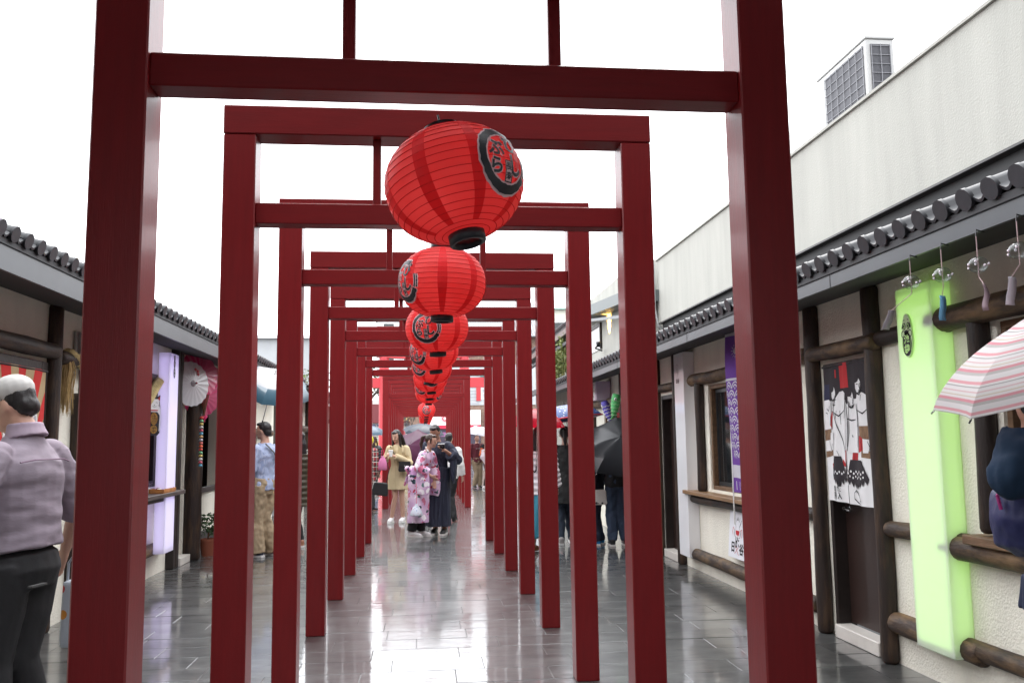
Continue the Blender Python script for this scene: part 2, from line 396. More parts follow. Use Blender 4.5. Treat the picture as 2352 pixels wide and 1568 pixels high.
# unseen hall walls and canopy, added to keep sky light off the gate fronts
eh = thing('sky_blocker_hall', 'unseen dark hall front added behind the viewpoint to block sky light', 'building', (0, -2.6, 0))
MB().box(-11, -1.9, -.5, 0, 0, 12).box(1.9, 11, -.5, 0, 0, 12).box(-1.9, 1.9, -.5, 0, 3.2, 12).build('wall', mat('blocker_wall', (.07, .06, .055), .8, var=.1, vs=1), eh)
MB().box(-1.9, 1.9, -6, -5.5, 0, 3.2).build('blocker_back', MATS['blocker_wall'], eh); MB().box(-4.1, 4.1, .01, 4.9, 3.60, 3.75).build('canopy', M_SOFF, eh)

# ------------------------------------------------------------------ red timber gates
def gate_meshes():
    d = {}
    def mk(n, mb, m):
        bmesh.ops.recalc_face_normals(mb.bm, faces=mb.bm.faces[:]); me = bpy.data.meshes.new(n); mb.bm.to_mesh(me); mb.bm.free(); me.materials.append(m); d[n] = me
    mk('pillar', MB().box(-.0765, .0765, 0, .15, 0, 3.043, bev=.005), M_PZ)
    mk('lintel', MB().box(-1.05, 1.05, -.002, .152, 3.045, 3.188, bev=.005), M_PX)
    mk('tie_beam', MB().box(-.896, .896, .022, .122, 2.61, 2.712, bev=.004), M_PX)
    mk('strut', MB().box(-.02, .02, .045, .095, 2.714, 3.043, bev=.003), M_PZ)
    mk('footing', MB().box(-.085, .085, -.008, .158, .0005, .012), M_STEEL)
    return d
GM = gate_meshes()
ORD = ['first', 'second', 'third', 'fourth', 'fifth', 'sixth', 'seventh', 'eighth', 'ninth', 'tenth', 'eleventh']
def gate(y, label, group, jit):
    t = thing('torii_gate', label, 'gate', (0, y, 0), 0, group)
    for sx in (-1, 1): o = place(GM['pillar'], 'pillar', None, t); o.location.x = sx*.9715
    place(GM['lintel'], 'lintel', None, t); place(GM['tie_beam'], 'tie_beam', None, t)
    for sx in (-.32, .315): o = place(GM['strut'], 'strut', None, t); o.location.x = sx
    t.rotation_euler.z = random.gauss(0, .0015); return t
GY = [2.523+1.631*i for i in range(8)]; BY = [20.95+1.64*i for i in range(11)]
lab = ['nearest dark red timber gate with its top out of the picture', 'second red timber gate, framing the biggest lantern', 'third red timber gate counted from the front',
       'fourth red timber gate counted from the front', 'fifth red timber gate, the slatted look of the row starting', 'sixth red timber gate counted from the front',
       'seventh red timber gate, last but one before the gap', 'eighth red timber gate, last before the gap where people stand']
for i, y_ in enumerate(GY): gate(y_, lab[i], 'red gates of the front row', 0)
for i, y_ in enumerate(BY):
    gate(y_, ('first red gate beyond the gap, behind the kimono couple' if i == 0 else ORD[i]+' red gate of the far tunnel beyond the gap'), 'red gates of the far row', 0)

# ------------------------------------------------------------------ paper lanterns
LR, LH = .2125, .166
def lr_(z): 
    k = min(1, abs(z)/LH); return .052+(LR-.052)*max(0, 1-k**2.15)**.56
NR = 21
hz = [LH*math.sin(math.pi/2*(-1+2*i/NR))*.999 for i in range(NR+1)]
zs = []
for a, b in zip(hz, hz[1:]): zs += [(a, 0), (a*.7+b*.3, .0009), (a*.3+b*.7, .0009)]
zs.append((hz[-1], 0))
M_PAPER = thin('red_lantern_paper', (.98, .15, .145), .62, .35, .2)
M_SEAM = thin('doubled_red_paper', (.84, .05, .055), .45, .35, .2)
M_HOOP = thin('hoop_wire', (.62, .045, .05), .4)
M_LINK = mat('lantern_black', (.016, .017, .022), .45); M_LWHT = mat('lantern_white', (.72, .50, .52), .6)
def lantern_parts():
    d = {}
    mb = MB().lathe([(max(.05, lr_(z)-q), z) for z, q in zs], 64, caps=False)
    bmesh.ops.recalc_face_normals(mb.bm, faces=mb.bm.faces[:]); me = bpy.data.meshes.new('shade'); mb.bm.to_mesh(me); mb.bm.free(); me.materials.append(M_PAPER); d['shade'] = me
    for p in me.polygons: p.use_smooth = True
    bm = bmesh.new()
    for k in range(8):
        a0 = 2*math.pi*(k+.35)/8; prev = None
        for z, q in zs[6:-6]:
            w = .10+.02*noise.noise((k*3.1, z*9, 0)); rr = lr_(z)-q+.0012
            cur = [bm.verts.new((rr*math.cos(a0+w*j), rr*math.sin(a0+w*j), z)) for j in (-1, -.33, .33, 1)]
            if prev:
                for j in range(3): bm.faces.new((prev[j], prev[j+1], cur[j+1], cur[j]))
            prev = cur
    me = bpy.data.meshes.new('seam_strips'); bm.to_mesh(me); bm.free(); me.materials.append(M_SEAM); d['seam_strips'] = me
    for p in me.polygons: p.use_smooth = True
    mb = MB()
    for z in hz[1:-1]:
        rr = lr_(z)+.0006; mb.tube([(rr*math.cos(2*math.pi*i/48), rr*math.sin(2*math.pi*i/48), z) for i in range(49)], .0011, 4, caps=False)
    me = bpy.data.meshes.new('hoops'); mb.bm.to_mesh(me); mb.bm.free(); me.materials.append(M_HOOP); d['hoops'] = me
    for nm, z0, z1, rr in (('top_cap', LH-.006, LH+.028, .060), ('bottom_cap', -LH-.030, -LH+.006, .056)):
        mb = MB().lathe([(rr-.006, z0), (rr, z0+.003), (rr, z1-.003), (rr-.006, z1), (rr-.014, z1), (rr-.014, z0), (rr-.006, z0)], 32, caps=False)
        bmesh.ops.recalc_face_normals(mb.bm, faces=mb.bm.faces[:]); me = bpy.data.meshes.new(nm); mb.bm.to_mesh(me); mb.bm.free(); me.materials.append(M_LINK); d[nm] = me
        for p in me.polygons: p.use_smooth = True
    ER = .100
    def sph(az, off):
        def fn(u_, v):
            z = v*ER-.012; rr = lr_(z)+off; a = -math.pi/2+R(az)+u_*ER/max(.12, lr_(z))
            return Vector((rr*math.cos(a), rr*math.sin(a), z))
        return fn
    def marks(fat):
        return [ring_poly(0, 0, 1+fat, .78-fat, 62-fat*30, 330+fat*30, 40, .04), ring_poly(.02, 0, .99+fat, .93-fat, 335, 372, 10, .03), ring_poly(.02, 0, .88+fat*.8, .80-fat*.8, 332, 376, 10, .03),
                ('text', '\u3073', .30, .47, .62, .018+fat*.55, 1.05), ('text', '\u3057', .36, -.20, .70, .020+fat*.55, .9), ('text', '\u3076', -.40, .26, .58, .018+fat*.55), ('text', '\u3089', -.46, -.28, .52, .018+fat*.55)]
    box = [[(-.14, -.72), (.16, -.72), (.16, -.10), (-.14, -.10)]]
    boxl = [ring for ring in ([(-.14, -.72), (-.11, -.72), (-.11, -.10), (-.14, -.10)], [(.13, -.72), (.16, -.72), (.16, -.10), (.13, -.10)], [(-.11, -.72), (.13, -.72), (.13, -.69), (-.11, -.69)], [(-.11, -.13), (.13, -.13), (.13, -.10), (-.11, -.10)])]
    boxl += [('text', '\u9577', .01, -.28, .24, .004), ('text', '\u5bff', .01, -.55, .24, .004)]
    for k, az in enumerate((0, 180)):
        a = decal('emblem_outline', marks(.05)+box, M_LWHT, None, sph(az, .003), .25); b = decal('emblem', marks(0)+boxl, M_LINK, None, sph(az, .0042), .25)
        d['eo%d' % k] = a.data; d['e%d' % k] = b.data
        bpy.data.objects.remove(a); bpy.data.objects.remove(b)
    mb = MB().tube([(0, 0, LH+.0), (0, 0, LH+.075)], .003, 6); me = bpy.data.meshes.new('cord'); mb.bm.to_mesh(me); mb.bm.free(); me.materials.append(M_BLACK); d['cord'] = me
    return d
LP = lantern_parts()
def lantern(y, z, az, tx, ty, label, group, dx=0):
    t = thing('paper_lantern', label, 'lantern', (dx, y+.072, z), 0, group)
    t.rotation_euler = (R(tx), R(ty), R(az))
    t.rotation_mode = 'ZXY' if False else 'XYZ'
    t.matrix_world = Matrix.Translation((dx, y+.072, z)) @ rotm(tx, ty, 0) @ Matrix.Rotation(R(az), 4, 'Z')
    sh = place(LP['shade'], 'shade', None, t)
    for n_, pn in (('seam_strips', 'seam_strips'), ('hoops', 'hoops')): place(LP[n_], pn, None, sh)
    for k in (0, 1): place(LP['eo%d' % k], 'emblem_outline', None, sh); place(LP['e%d' % k], 'emblem', None, sh)
    place(LP['top_cap'], 'top_cap', None, t); place(LP['bottom_cap'], 'bottom_cap', None, t); place(LP['cord'], 'cord', None, t)
spec = [(46, -8, -12, 2.340), (-62, 0, 1, 2.335), (-22, 2, -2, 2.325), (-48, 0, -6, 2.335), (-40, 3, 10, 2.335), (4, 0, -4, 2.335), (-38, 0, -2, 2.335), (60, 0, 0, 2.335)]
ll = ['biggest red paper lantern, nearest and swinging, round emblem at its right', 'second red paper lantern with its emblem cut off at the left side', 'third red lantern with the whole round emblem facing front left',
      'fourth red lantern, emblem at left half hidden by the third', 'fifth red lantern with its black bottom rim tilted down to the right', 'sixth red lantern with emblem bottom arc facing front', 'seventh red lantern with small emblem on its left', 'eighth red lantern, lowest of the overlapping front string']
for i, (az, tx, ty, z) in enumerate(spec): lantern(GY[i], z, az, tx, ty, ll[i], 'red lanterns of the front row')
azs = [0, 35, -50, 20, -30, 60, 10, -45, 25, 0, -20]
for i, y_ in enumerate(BY):
    lantern(y_, 2.325, azs[i], random.uniform(-3, 3), random.uniform(-3, 3), ('small red lantern with whole round emblem at the mouth of the far tunnel' if i == 0 else ORD[i]+' small red lantern inside the far tunnel of gates'), 'red lanterns of the far row')

# ------------------------------------------------------------------ big vermilion torii at the street
M_VERM = mat('vermilion', (.48, .035, .045), .45, var=.08, vs=1, bump=.05, bs=20)
tg = thing('street_torii', 'big bright vermilion torii standing behind the far tunnel', 'torii', (0, 43, 0))
for sx in (-1.97, 1.97): o = MB().lathe([(.28, 0), (.27, .3), (.25, 3), (.24, 5.75)], 24).build('pillar', M_VERM, tg, smooth=True, angle=40); o.location.x = sx
MB().box(-3.5, 3.5, -.14, .14, 4.2, 4.68).build('tie_beam', M_VERM, tg)
km = MB(); up = lambda x: .42*(abs(x)/4.2)**2.4
xs = [-4.2+8.4*i/24 for i in range(25)]
km.prism([(x, 5.62+up(x)) for x in xs]+[(x, 6.02+up(x)) for x in xs[::-1]], -.22, .22).build('lintel', M_VERM, tg)
km = MB(); km.prism([(x*1.04, 6.03+up(x)) for x in xs]+[(x*1.04, 6.25+up(x)) for x in xs[::-1]], -.3, .3).build('top_lintel', mat('torii_cap', (.05, .045, .045), .5), tg)
MB().box(-.2, .2, -.1, .1, 4.69, 5.61).build('strut', M_VERM, tg)

# ------------------------------------------------------------------ shop rows
def eave_tile_mesh():
    """one roof tile at the eave: half-barrel with its round end disc, and the sagging pan beside it (pitch .19)"""
    bm = bmesh.new(); P = .19; prof = []
    for i in range(7): a = math.pi*(1-i/6); prof.append((.050*math.cos(a), .008+.046*math.sin(a)))
    for i in range(1, 5): t = i/5; prof.append((.050+(P-.100)*t, .008-.030*math.sin(math.pi*t)))
    prof.append((P-.050, .008))
    L = .34
    A = [bm.verts.new((x, 0, z)) for x, z in prof]; B = [bm.verts.new((x, L, z)) for x, z in prof]
    A2 = [bm.verts.new((x, 0, z-.016)) for x, z in prof]
    for i in range(len(prof)-1):
        bm.faces.new((A[i], A[i+1], B[i+1], B[i])); bm.faces.new((A2[i], A2[i+1], A[i+1], A[i]))
    D = [bm.verts.new((.055*math.cos(2*math.pi*i/14), -.012, .004+.055*math.sin(2*math.pi*i/14))) for i in range(14)]
    D2 = [bm.verts.new((.055*math.cos(2*math.pi*i/14), .010, .004+.055*math.sin(2*math.pi*i/14))) for i in range(14)]
    bm.faces.new(D); 
    for i in range(14): bm.faces.new((D[i], D2[i], D2[(i+1) % 14], D[(i+1) % 14]))
    bmesh.ops.recalc_face_normals(bm, faces=bm.faces[:])
    me = bpy.data.meshes.new('eave_tile'); bm.to_mesh(me); bm.free(); me.materials.append(M_TILE)
    for p in me.polygons: p.use_smooth = True
    try: me.set_sharp_from_angle(angle=R(40))
    except Exception: pass
    return me
EAVE = eave_tile_mesh()
def roof(b, side, xe, ze, xr, zr, y0, y1, eave_to):
    """tiled lean-to roof from the eave (xe, ze) up to (xr, zr); side +1 = right row"""
    ang = math.atan2(zr-ze, abs(xr-xe)); L = math.hypot(zr-ze, xr-xe)
    n = int((y1-y0)/.19)
    for i in range(n):
        y = y0+.19*(i+.5)
        if y < eave_to:
            o = place(EAVE, 'eave_tile', None, b)
            o.matrix_local = Matrix.Translation((xe, y, ze)) @ Matrix.Rotation(-side*math.pi/2, 4, 'Z') @ Matrix.Rotation(ang+random.gauss(0, .006), 4, 'X') @ Matrix.Rotation(random.gauss(0, .02), 4, 'Y')
    bm = bmesh.new()
    for i in range(n):
        y = y0+.19*(i+.5); eave = y < eave_to; s0 = .30 if eave else 0
        k = 0
        while s0 + k*.30 < L-.05:
            a, c = s0+k*.30, min(L, s0+k*.30+.315); lift = .012
            prof = [(.050*math.cos(math.pi*(1-j/5)), .008+.046*math.sin(math.pi*(1-j/5))) for j in range(6)]+[(.095, -.022), (.140, .008)]
            def pt(x, s, z): return (xe+side*(s*math.cos(ang)-z*math.sin(ang)), y-side*x, ze+s*math.sin(ang)+z*math.cos(ang))
            A = [bm.verts.new(pt(x, a, z+lift)) for x, z in prof]; B = [bm.verts.new(pt(x, c, z-.003)) for x, z in prof]
            for j in range(len(prof)-1): bm.faces.new((A[j], A[j+1], B[j+1], B[j]))
            if not eave and k == 0: bm.faces.new(A[:6])
            k += 1
    bmesh.ops.recalc_face_normals(bm, faces=bm.faces[:])
    me = bpy.data.meshes.new('roof_tiles'); bm.to_mesh(me); bm.free(); place(me, 'roof_tiles', M_TILE, b, smooth=True, kind='stuff')
    # deck below the tiles, fascia and soffit
    d = .035
    MB().prism([(xe+side*.02, ze-d), (xr, zr-d), (xr, zr-d-.04), (xe+side*.02, ze-d-.04)], y0-.02, y1).build('roof_deck', M_SOFF, b)
def wall_panel(mb, side, x, y0, y1, z0, z1, openings=(), th=.12):
    """a wall facing the walk with holes cut for doors and windows"""
    ys = sorted({y0, y1, *[o[0] for o in openings], *[o[1] for o in openings]}); x0, x1 = (x, x+th) if side > 0 else (x-th, x)
    for a, c in zip(ys, ys[1:]):
        m = (a+c)/2; ops = sorted([(o[2], o[3]) for o in openings if o[0] <= m <= o[1]]); z = z0
        for lo, hi in ops:
            if lo > z: mb.box(x0, x1, a, c, z, lo)
            z = hi
        if z1 > z: mb.box(x0, x1, a, c, z, z1)
    bmesh.ops.remove_doubles(mb.bm, verts=mb.bm.verts[:], dist=.0005)
    # drop the inner faces two neighbouring pieces share
    seen = {}
    for f_ in mb.bm.faces[:]:
        k = tuple(sorted(v.index for v in f_.verts)) if False else tuple(sorted((round(v.co.x, 4), round(v.co.y, 4), round(v.co.z, 4)) for v in f_.verts))
        seen.setdefault(k, []).append(f_)
    for fs in seen.values():
        if len(fs) > 1: bmesh.ops.delete(mb.bm, geom=fs, context='FACES_ONLY')
def door(b, side, x, y0, y1, z1, hinge_far, label=None, sill=True):
    xi = x+side*.09; s = side
    d = MB().box(min(xi, xi+s*.04), max(xi, xi+s*.04), y0+.05, y1-.05, .11, z1-.06, bev=.003).build('door', M_DOOR, b)
    fr = MB()
    for (a, c, lo, hi) in ((y0, y0+.048, 0, z1), (y1-.048, y1, 0, z1), (y0+.049, y1-.049, z1-.058, z1)): fr.box(min(x-s*.012, xi+s*.05), max(x-s*.012, xi+s*.05), a, c, lo, hi, bev=.004)
    fr.build('door_frame', M_DKW, b)
    if sill: MB().box(min(x-s*.05, xi), max(x-s*.05, xi), y0+.049, y1-.049, .0, .10, bev=.006).build('door_sill', M_SILL, b)
    yh = (y1-.13) if hinge_far else (y0+.13)
    h = MB(); h.tube([(xi, yh, .99), (xi-s*.055, yh, .99)], .016, 12); h.tube([(xi-s*.05, yh+.005, .99), (xi-s*.055, yh-(.11 if hinge_far else -.11), .985)], .011, 10)
    h.lathe([(.026, 0), (.026, .008)], 16, Matrix.Translation((xi-s*.001, yh, .99)) @ rotm(0, -90*s, 0)); h.build('handle', M_STEEL, d, smooth=True, angle=40)
    k = MB(); k.lathe([(.024, 0), (.022, .02), (.012, .022)], 16, Matrix.Translation((xi-s*.001, yh, 1.13)) @ rotm(0, -90*s, 0)); k.build('lock', M_STEEL, d, smooth=True, angle=40)
    return d
def window(b, side, x, y0, y1, z0, z1, mull=2):
    s = side; fr = MB(); xa = x+s*.02; xb = x+s*.10
    lo, hi = min(xa, xb), max(xa, xb)
    w = MB().box(lo, hi, y0, y1, z0, z0+.045, bev=.003).box(lo, hi, y0, y1, z1-.045, z1, bev=.003).box(lo, hi, y0, y0+.045, z0+.046, z1-.046, bev=.003).box(lo, hi, y1-.045, y1, z0+.046, z1-.046, bev=.003).build('window', M_SAWN, b)
    al = MB(); n = mull
    for i in range(n):
        a = y0+.05+(y1-y0-.1)*i/n; c = y0+.05+(y1-y0-.1)*(i+1)/n; xo = x+s*(.05+.02*(i % 2))
        for q in ((a, a+.03, z0+.05, z1-.05), (c-.03, c, z0+.05, z1-.05), (a+.031, c-.031, z0+.05, z0+.09), (a+.031, c-.031, z1-.09, z1-.05)): al.box(min(xo, xo+s*.018), max(xo, xo+s*.018), *q)
        MB().box(min(xo+s*.007, xo+s*.011), max(xo+s*.007, xo+s*.011), a+.031, c-.031, z0+.091, z1-.091).build('pane', M_GLASS, w)
    al.build('sash', M_ALU, w)
    return w
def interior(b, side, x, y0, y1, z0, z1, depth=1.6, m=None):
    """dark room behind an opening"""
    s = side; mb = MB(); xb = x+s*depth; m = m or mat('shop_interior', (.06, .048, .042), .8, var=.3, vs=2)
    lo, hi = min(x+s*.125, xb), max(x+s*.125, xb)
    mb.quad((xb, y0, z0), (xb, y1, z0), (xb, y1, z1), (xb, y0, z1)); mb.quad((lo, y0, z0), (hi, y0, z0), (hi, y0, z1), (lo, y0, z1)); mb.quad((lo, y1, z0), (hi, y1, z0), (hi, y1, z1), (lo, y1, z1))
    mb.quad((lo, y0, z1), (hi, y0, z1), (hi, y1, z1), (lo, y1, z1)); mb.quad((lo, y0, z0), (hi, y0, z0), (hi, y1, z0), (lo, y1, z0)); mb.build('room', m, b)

# ---- right row, near building
XR = 3.17
br = thing('shop_building', 'cream plastered shop row on the right with log posts and tiled eave', 'building', (0, 0, 0))
Y0, Y1 = 1.6, 19.0
w = MB(); D1 = (6.03, 6.79, 0, 2.14); W1 = (7.75, 9.72, .98, 2.16); D2 = (10.93, 11.66, 0, 2.14); W3 = (2.4, 4.62, .95, 2.2); D3 = (13.1, 13.9, 0, 2.1); W4 = (14.2, 15.6, .95, 2.1); D4 = (16.8, 17.7, 0, 2.1)
wall_panel(w, 1, XR, Y0, 12.35, -.02, 2.66, (D1, W1, D2, W3)); w.build('wall', M_STUC, br)
w = MB(); wall_panel(w, 1, XR+.02, 12.7, Y1, -.02, 2.66, (D3, W4, D4)); w.box(XR+.14, XR+.2, 12.3, 12.75, -.02, 2.66); w.build('wall', M_STUC, br)
roof(br, 1, 2.47, 2.665, 4.25, 3.32, Y0, Y1, Y1)
MB().box(2.50, 2.525, Y0, Y1, 2.505, 2.625).build('fascia', M_FASC, br)
sf = MB(); sf.prism([(2.526, 2.512), (3.3, 2.668), (3.3, 2.69), (2.526, 2.534)], Y0, Y1).build('soffit', M_SOFF, br)
for yy in (5.25, 8.3, 11.4, 14.5): MB().box(2.4975, 2.4995, yy, yy+.008, 2.506, 2.624).build('fascia_seam', M_BLACK, br)
# parapet wall over the roof
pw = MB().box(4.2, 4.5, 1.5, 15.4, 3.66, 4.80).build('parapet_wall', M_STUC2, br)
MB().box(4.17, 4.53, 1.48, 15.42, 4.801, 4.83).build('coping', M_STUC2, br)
MB().box(4.27, 4.5, 1.5, 15.38, 3.2, 3.655).build('dark_band', mat('near_black_band', (.012, .012, .013), .6), br)  # even near-black band between the roof tiles and the parapet wall
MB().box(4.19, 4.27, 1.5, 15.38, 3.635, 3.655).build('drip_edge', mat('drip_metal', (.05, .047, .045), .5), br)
dp = MB().tube([(4.12, 15.3, 4.75), (4.12, 15.3, 3.9), (4.15, 15.25, 3.6), (4.3, 15.2, 3.45)], .012, 8).tube([(4.13, 15.36, 4.7), (4.13, 15.36, 3.8), (4.2, 15.3, 3.5)], .009, 8).build('cable', M_GREYM, br, smooth=True)
MB().box(4.08, 4.16, 15.43, 15.5, 3.7, 4.6).box(4.05, 4.16, 15.5, 15.9, 3.9, 4.4).build('junction_box', M_ALU, br)
door(br, 1, XR, *D1[:2], 2.14, True); door(br, 1, XR, *D2[:2], 2.14, False); door(br, 1, XR+.02, *D3[:2], 2.1, False); door(br, 1, XR+.02, *D4[:2], 2.1, False)
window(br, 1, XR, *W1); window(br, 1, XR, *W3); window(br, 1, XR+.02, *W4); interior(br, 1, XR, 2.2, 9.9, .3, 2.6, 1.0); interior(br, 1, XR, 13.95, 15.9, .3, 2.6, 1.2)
P = lambda y, rad, z0=0, z1=2.64, m=M_LOG, x=XR-.045: log((x, y, z0), (x, y, z1), rad, m, br, 'log_post', seed=int(y*100))
B = lambda y0, y1, z, rad, m=M_LOG, x=XR-.03, nm='log_beam': log((x, y0, z), (x, y1, z), rad, m, br, nm, seed=int(y0*100+z*37))
P(5.925, .062); P(6.90, .065); P(10.80, .062, 0, 2.64); P(11.76, .058); P(12.42, .085); P(12.9, .07, x=XR); P(14.02, .06, x=XR); P(16.4, .07, x=XR)
P(4.72, .062, 1.0, 2.24); P(9.90, .055, .95, 2.2); P(7.6, .06, .95, 2.2); P(2.2, .08)
B(6.86, 5.84, 2.23, .062, M_LOGW, XR-.07); B(5.86, 5.0, 2.245, .056); B(5.87, 4.9, .92, .055, M_LOGW); B(5.87, 4.9, .285, .072, M_LOGW)
B(5.14, 2.1, 2.27, .076, M_LOGW, XR-.06); B(5.15, 2.0, .885, .070, M_LOGW, XR-.06); B(5.13, 2.0, .305, .058, M_LOGW)
B(10.7, 6.98, 2.245, .07, M_LOGW); B(10.34, 6.98, .20, .066, M_LOGW, XR-.05)
B(7.55, 6.98, .92, .055)
B(11.75, 10.85, 2.24, .055, M_LOGW); B(12.35, 11.8, 2.24, .05); B(16.3, 12.95, 2.2, .075, M_LOGW); B(19, 16.5, 2.2, .06)
sb = MB().box(3.0, 3.26, 7.5, 10.30, .905, .95, bev=.006); sb.build('counter_shelf', mat('shelf_wood', (.23, .13, .065), .45, var=.3, vs=4, stretch=(8, .7, 8), bump=.2, bs=20), br); B(10.26, 7.5, .855, .052, M_LOG, XR-.06, 'shelf_log')
log((XR-.06, 4.55, .96), (XR-.06, 2.3, .96), .05, M_SAWN, br, 'shelf_log', seed=5)
MB().box(3.02, 3.2, 3.9, 4.86, .93, .985, bev=.006).build('counter_shelf', M_SAWN, br)

# air conditioner above the parapet
M_ACG = mat('coil_grey', (.075, .075, .085), .6, var=.15, vs=30)
ac = thing('air_conditioner', 'big white outdoor air conditioner unit standing above the parapet wall', 'air conditioner', (5.0, 9.42, 4.55))
MB().box(-.165, .165, -.60, .60, 0, 1.42, bev=.01).build('casing', mat('unit_enamel', (.50, .50, .49), .45, var=.06, vs=3), ac); MB().box(-.18, .18, -.615, .615, 1.421, 1.455, bev=.006).build('top_cover', MATS['unit_enamel'], ac)
MB().box(-.1695, -.1655, -.54, .38, .06, 1.36).build('coil', M_ACG, ac); MB().box(-.115, .115, -.6045, -.6005, .06, 1.36).build('coil', M_ACG, ac)
g = MB()
for i in range(13): z = .08+1.26*i/12; g.box(-.178, -.172, -.54, .38, z-.0032, z+.0032); g.box(-.115, .115, -.613, -.607, z-.0032, z+.0032)
for i in range(7): y = -.54+.92*i/6; g.box(-.184, -.1785, y-.0032, y+.0032, .06, 1.36)
for i in range(3): x = -.11+.22*i/2; g.box(x-.0032, x+.0032, -.619, -.6135, .06, 1.36)
g.build('guard_grille', mat('grille_grey', (.26, .26, .28), .5), ac)
ac2 = thing('air_conditioner', 'second outdoor unit with slotted side, low behind the parapet beside the big one', 'air conditioner', (5.0, 11.15, 4.85))
MB().box(-.3, .3, -.5, .5, 0, .72, bev=.01).build('casing', M_WHITE, ac2)
g = MB()
for i in range(4):
    for j in range(5): g.box(-.304, -.3005, -.42+.17*j, -.31+.17*j, .16+.13*i, .19+.13*i)
g.build('vent_slots', M_GREYM, ac2)

# ---- light boxes
def light_box(name, label, x0, x1, y0, y1, z0, z1, glow, es, shell, badge):
    t = thing(name, label, 'sign', ((x0+x1)/2, (y0+y1)/2, z0)); cx, cyy = (x0+x1)/2, (y0+y1)/2
    a, b_, h = (x1-x0)/2, (y1-y0)/2, z1-z0
    MB().box(-a, a, -b_, b_, 0, h, bev=.004).build('acrylic_case', shell, t)
    if es:
        tb_ = MB().box(-a*.8, a*.8, -b_*.90, b_*.90, .04, h-.04).build('tube', mat('tube_%s' % label.split()[2], (.8, .8, .8), .5, emit=glow, es=es), t)
    return t
M_ACR = thin('acrylic_milk', (.80, .80, .79), .5, .12, .5)
gb = light_box('light_box', 'tall glowing green light box sign with a round doll badge', 3.035, 3.168, 5.03, 5.43, .235, 2.515, (.52, 1, .20), .52, M_ACR, 1)
lb = light_box('light_box', 'tall glowing lavender light box sign beside the cat plaque', -3.225, -3.10, 10.70, 11.09, .30, 2.66, (.62, .52, 1), .62, M_ACR, 1)
wb = light_box('light_box', 'tall unlit white light box sign left of the window with purple banner', 3.03, 3.168, 10.19, 10.58, .16, 2.60, None, 0, mat('acrylic_white', (.86, .86, .88), .12, coat=.6), 1)
hb = light_box('light_box', 'short pale lavender box sign high on the wall past the second shop', 2.92, 3.17, 14.95, 15.25, 2.24, 2.57, None, 0, mat('acrylic_pale', (.66, .60, .72), .2), 1)
gf = lambda X, y, z, w, h: (lambda u_, v: Vector((X, y-u_*w, z+v*h)))          # print on a wall facing -X (u runs to the right)
gl = lambda X, y, z, w, h: (lambda u_, v: Vector((X, y+u_*w, z+v*h)))          # print on a wall facing +X
# round doll badge on the green box
def badge(parent_t, fn, fn2, fn3):
    pass
bd = thing('doll_badge', 'black round doll badge with \u6c60\u888b lettering near the top of the green box', 'badge', (3.03, 5.29, 2.20))
ov = lambda k: [(.062*k*math.cos(a)*(1 if math.sin(a) < 0 else .92), .142*k*math.sin(a)) for a in [2*math.pi*i/32 for i in range(32)]]
mb = MB(); mb.prism([(-p[0], p[1]) for p in ov(1.0)], -.012, 0, 'x'); mb.build('plate', mat('badge_pale', (.62, .78, .45), .4), bd)
F1 = gf(-.0135, 0, 0, 1, 1); F2 = gf(-.0150, 0, 0, 1, 1)
blk = [circ(0, -.055, .053, .078, 28), [(-.055, .05), (-.04, .09), (-.036, .05)], [(.036, .05), (.04, .09), (.055, .05)], circ(-.022, .062, .017, .024), circ(.022, .062, .017, .024), stroke([(-.03, .1), (-.016, .105)], .01), stroke([(.016, .105), (.03, .1)], .01),
       ring_poly(-.038, .012, .024, .018, 0, 360, 20), ring_poly(.038, .012, .024, .018, 0, 360, 20), circ(0, .018, .025, .02)]
decal('print', blk, M_INK, bd, F1)
decal('lettering', [('text', '\u6c60', 0, -.022, .062, .002), ('text', '\u888b', 0, -.086, .062, .002)]+[stroke([(s_*.046, -.02), (s_*.044, -.10)], .007) for s_ in (-1, 1)]+[circ(s_*.022, .062, .011, .017) for s_ in (-1, 1)], mat('badge_green', (.55, .85, .3), .5), bd, F2)
decal('pupils', [circ(s_*.022, .062, .006, .011) for s_ in (-1, 1)], M_INK, bd, gf(-.0165, 0, 0, 1, 1))
# small badges on the other boxes
bb = thing('crest_badge', 'small dark figure badge near the top of the unlit white box', 'badge', (3.028, 10.43, 2.36))
decal('print', [ring_poly(0, .07, .04, .03, 0, 360, 20), stroke([(-.03, .05), (.02, -.02), (-.02, -.06)], .012), stroke([(.03, .03), (.045, -.03)], .012), circ(0, .01, .012)], mat('badge_grey', (.3, .28, .28), .5), bb, gf(-.0015, 0, 0, 1, 1))
decal('lettering', [('text', '\u65e5', -.04, -.10, .055, .003), ('text', '\u8c37', .04, -.10, .055, .003), stroke([(-.02, -.13), (.02, -.07)], .01), stroke([(.02, -.13), (-.02, -.07)], .01)], mat('badge_ink', (.06, .02, .025), .5), bb, gf(-.0015, 0, 0, 1, 1))
lb2 = thing('crest_badge', 'silvery figure badge near the top of the lavender light box', 'badge', (-3.098, 10.90, 2.50))
decal('print', [circ(0, .09, .03), circ(0, .03, .034, .04), circ(0, -.06, .036, .055)], mat('badge_black', (.05, .045, .06), .4), lb2, gl(.0015, 0, 0, 1.2, 1.2))
decal('relief', [circ(0, .092, .02), circ(-.012, .03, .01, .02), circ(.014, .02, .008, .022), stroke([(-.02, -.04), (.02, -.05)], .012), stroke([(-.02, -.075), (.02, -.085)], .012)], mat('badge_silver', (.6, .6, .66), .3), lb2, gl(.003, 0, 0, 1.2, 1.2))
hb2 = thing('crest_badge', 'black and white brush badge on the short pale box sign', 'badge', (2.918, 15.1, 2.405))
